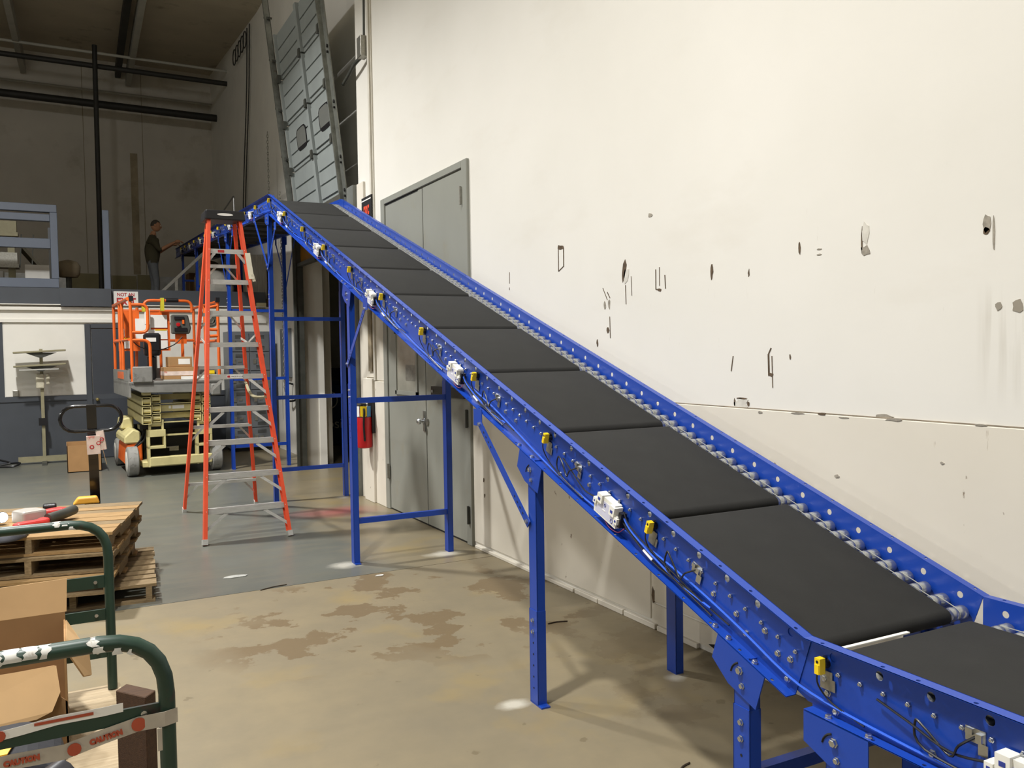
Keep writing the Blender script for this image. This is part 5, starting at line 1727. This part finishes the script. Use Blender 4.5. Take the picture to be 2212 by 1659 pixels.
r2_ = ribbon([(-.60, YT + .0, .888), (-.2, YT + .001, .892), (-.1, YT, .90), (-.03, YT, .907), (.06, YT, .906), (.10, YT - .001, .908)], .02, 'tape_scrap', M_PAPER, ct)
MB().rng((-.075, YT - .003, .905), (.04, YT - .001, .911)).build('red_print', mat('tape_red'), r2_)
MB().cyl((-.14, YT - .001, .897), (-.14, YT - .003, .897), .012, 12).build('red_disc', mat('tape_red'), r2_)

# things on the cart
cbx_ = thing('torn_carton', 'open torn cardboard box on the cart with one flap hanging', 'box', (-.25, 3.3, DZ))
BX0, BX1, BYF, BYB, BH = -.52, -.015, 3.18, 3.62, .37
MB().rng((BX0, BYB, DZ), (BX1, BYB + .006, DZ + BH)).build('back_wall', M_CARDI, cbx_)
MB().prism([(BX0, BYF, DZ), (BX1, BYF, DZ), (BX1, BYF, DZ + .18), (BX1 - .02, BYF, DZ + .20), (BX1 - .035, BYF, DZ + .31), (BX0, BYF, DZ + .30)], (0, .006, 0)).build('front_wall', M_CARDI, cbx_)
MB().rng((BX1 - .006, BYF, DZ), (BX1, BYB, DZ + BH - .03)).build('side_wall', M_CARD, cbx_)
MB().rng((BX0, BYF, DZ), (BX0 + .006, BYB, DZ + BH)).build('side_wall', M_CARD, cbx_)
MB().rng((BX0, BYF, DZ), (BX1, BYB, DZ + .006)).build('bottom', M_CARDI, cbx_)
MB().prism([(BX0, BYB, DZ + BH), (BX1 + .005, BYB, DZ + BH), (BX1 + .01, BYB + .03, DZ + BH + .12), (BX0, BYB + .03, DZ + BH + .11)], (0, .005, 0)).build('flap', M_CARDL, cbx_)
MB().prism([(BX0, BYF - .002, DZ + .31), (BX1 - .03, BYF - .002, DZ + .31), (BX1 - .02, BYF - .05, DZ + .235), (BX1 - .045, BYF - .08, DZ + .185), (BX1 - .09, BYF - .085, DZ + .17), (BX0, BYF - .09, DZ + .16)], (0, -.005, .002)).build('flap', M_CARDL, cbx_)
MB().prism([(BX1, BYB - .02, DZ + BH - .03), (BX1, BYF + .06, DZ + BH - .04), (BX1 + .05, BYF + .1, DZ + .22), (BX1 + .075, BYF + .16, DZ + .20), (BX1 + .07, BYF + .20, DZ + .27)], (.004, 0, .003)).build('flap', M_CARDL, cbx_)
bd = thing('brown_board', 'dark brown wooden board standing on end inside the front loop', 'board', (.15, 2.55, DZ))
bevel(MB().prism([(.105, 2.52, DZ), (.172, 2.42, DZ), (.172, 2.42, .785), (.105, 2.52, .782)], (.03, .04, 0)).build('plank', M_WOODB, bd), .002, 1)
MB().cyl((.142, 2.466, .70), (.1412, 2.4655, .70), .007, 8).build('knot_hole', M_DARK, bd)
# tools near the front loop
tl = thing('cordless_drill', 'black power tool lying on the cart behind the printed tape', 'tool', (-.12, 2.5, DZ))
MB().tube([(-.30, 2.35, .47), (-.16, 2.5, .50), (-.03, 2.66, .52)], [.05, .055, .045], 14).build('motor_body', mat('charcoal_tool', '#2C2C31', .35, var=.2, vs=12), tl, True)
MB().tube([(-.10, 2.57, .50), (-.02, 2.50, .43), (.03, 2.44, .38)], [.03, .028, .03], 10).build('grip', M_BLACK, tl, True)
MB().bar((-.22, 2.42, .55), (-.10, 2.58, .57), .04, .02).build('rail', M_DKST, tl)
MB().rng((-.33, 2.3, DZ), (-.18, 2.44, .42)).build('battery', M_BLACK, tl)
cs_ = thing('tool_case', 'dark tool bag with a yellow warning tag beside the torn carton', 'bag', (-.25, 2.8, DZ))
bevel(MB().prism([(-.6, 2.72, DZ), (-.02, 2.72, DZ), (-.03, 2.74, .50), (-.12, 2.76, .56), (-.6, 2.76, .55)], (0, .28, 0)).build('bag_body', mat('navy_bag', '#222329', .8, var=.2, vs=10, bump=.3, bs=20), cs_), .03, 2)
MB().prism([(-.30, 2.76, .566), (-.17, 2.76, .566), (-.14, 2.90, .570), (-.27, 2.90, .570)], (0, 0, .004)).build('warning_tag', mat('warning_yellow', '#F0B428', .5), cs_)
MB().prism([(-.225, 2.80, .5712), (-.195, 2.80, .5712), (-.19, 2.85, .5735), (-.215, 2.85, .5735)], (0, 0, .002)).build('warning_mark', M_LETB, cs_)
rb2 = thing('red_bottle', 'small red bottle lying against the brown board on the cart', 'bottle', (.08, 2.3, DZ))
MB().lathe((-.02, 2.22, .52), (.75, .4, .22), [(0, .03), (.01, .038), (.09, .038), (.11, .024), (.118, .02), (.13, .02)], 14).build('bottle_body', M_RED, rb2, True)
MB().lathe((.077, 2.272, .549), (.75, .4, .22), [(0, .021), (.018, .021), (.02, .012)], 14).build('bottle_cap', M_ZINC, rb2, True)
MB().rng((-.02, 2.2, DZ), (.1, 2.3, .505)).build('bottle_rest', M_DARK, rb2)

# ------------------------------------------------------------------ litter on the floor
for i, (x, y, w_, lab) in enumerate(((1.13, 6.62, .10, 'clear plastic scrap lying on the grey floor paint'), (2.10, 6.06, .045, 'white paper scrap on the beige floor near the blue leg'))):
    rd = random.Random(i)
    poly = [(x + w_ * math.cos(t) * rd.uniform(.6, 1), y + w_ * .5 * math.sin(t) * rd.uniform(.5, 1), .002) for t in [2 * PI * q / 9 for q in range(9)]]
    tag(MB().prism(poly, (0, 0, .004)).build('floor_scrap', mat('scrap_white', '#D9D8D2', .4, var=.2, vs=20) if i else mat('scrap_clear', '#B9BAB4', .25, var=.2, vs=20)), lab, 'scrap')
for i, (a, b, lab) in enumerate((((1.22, 6.13), (1.42, 6.18), 'dark splinter lying on the floor joint between the two slabs'), ((2.12, 2.57), (2.22, 2.62), 'thin dark stick on the floor in the shade of the conveyor'), ((2.62, 4.42), (2.75, 4.40), 'thin dark twig on the floor near the baseboard gap'))):
    tag(MB().tube(spline([(a[0], a[1], .004), ((a[0] + b[0]) / 2, (a[1] + b[1]) / 2 + .012, .005), (b[0], b[1], .004)], 3), .004, 5).build('splinter', mat('dark_splinter', '#3A2E20', .9)), lab, 'stick')
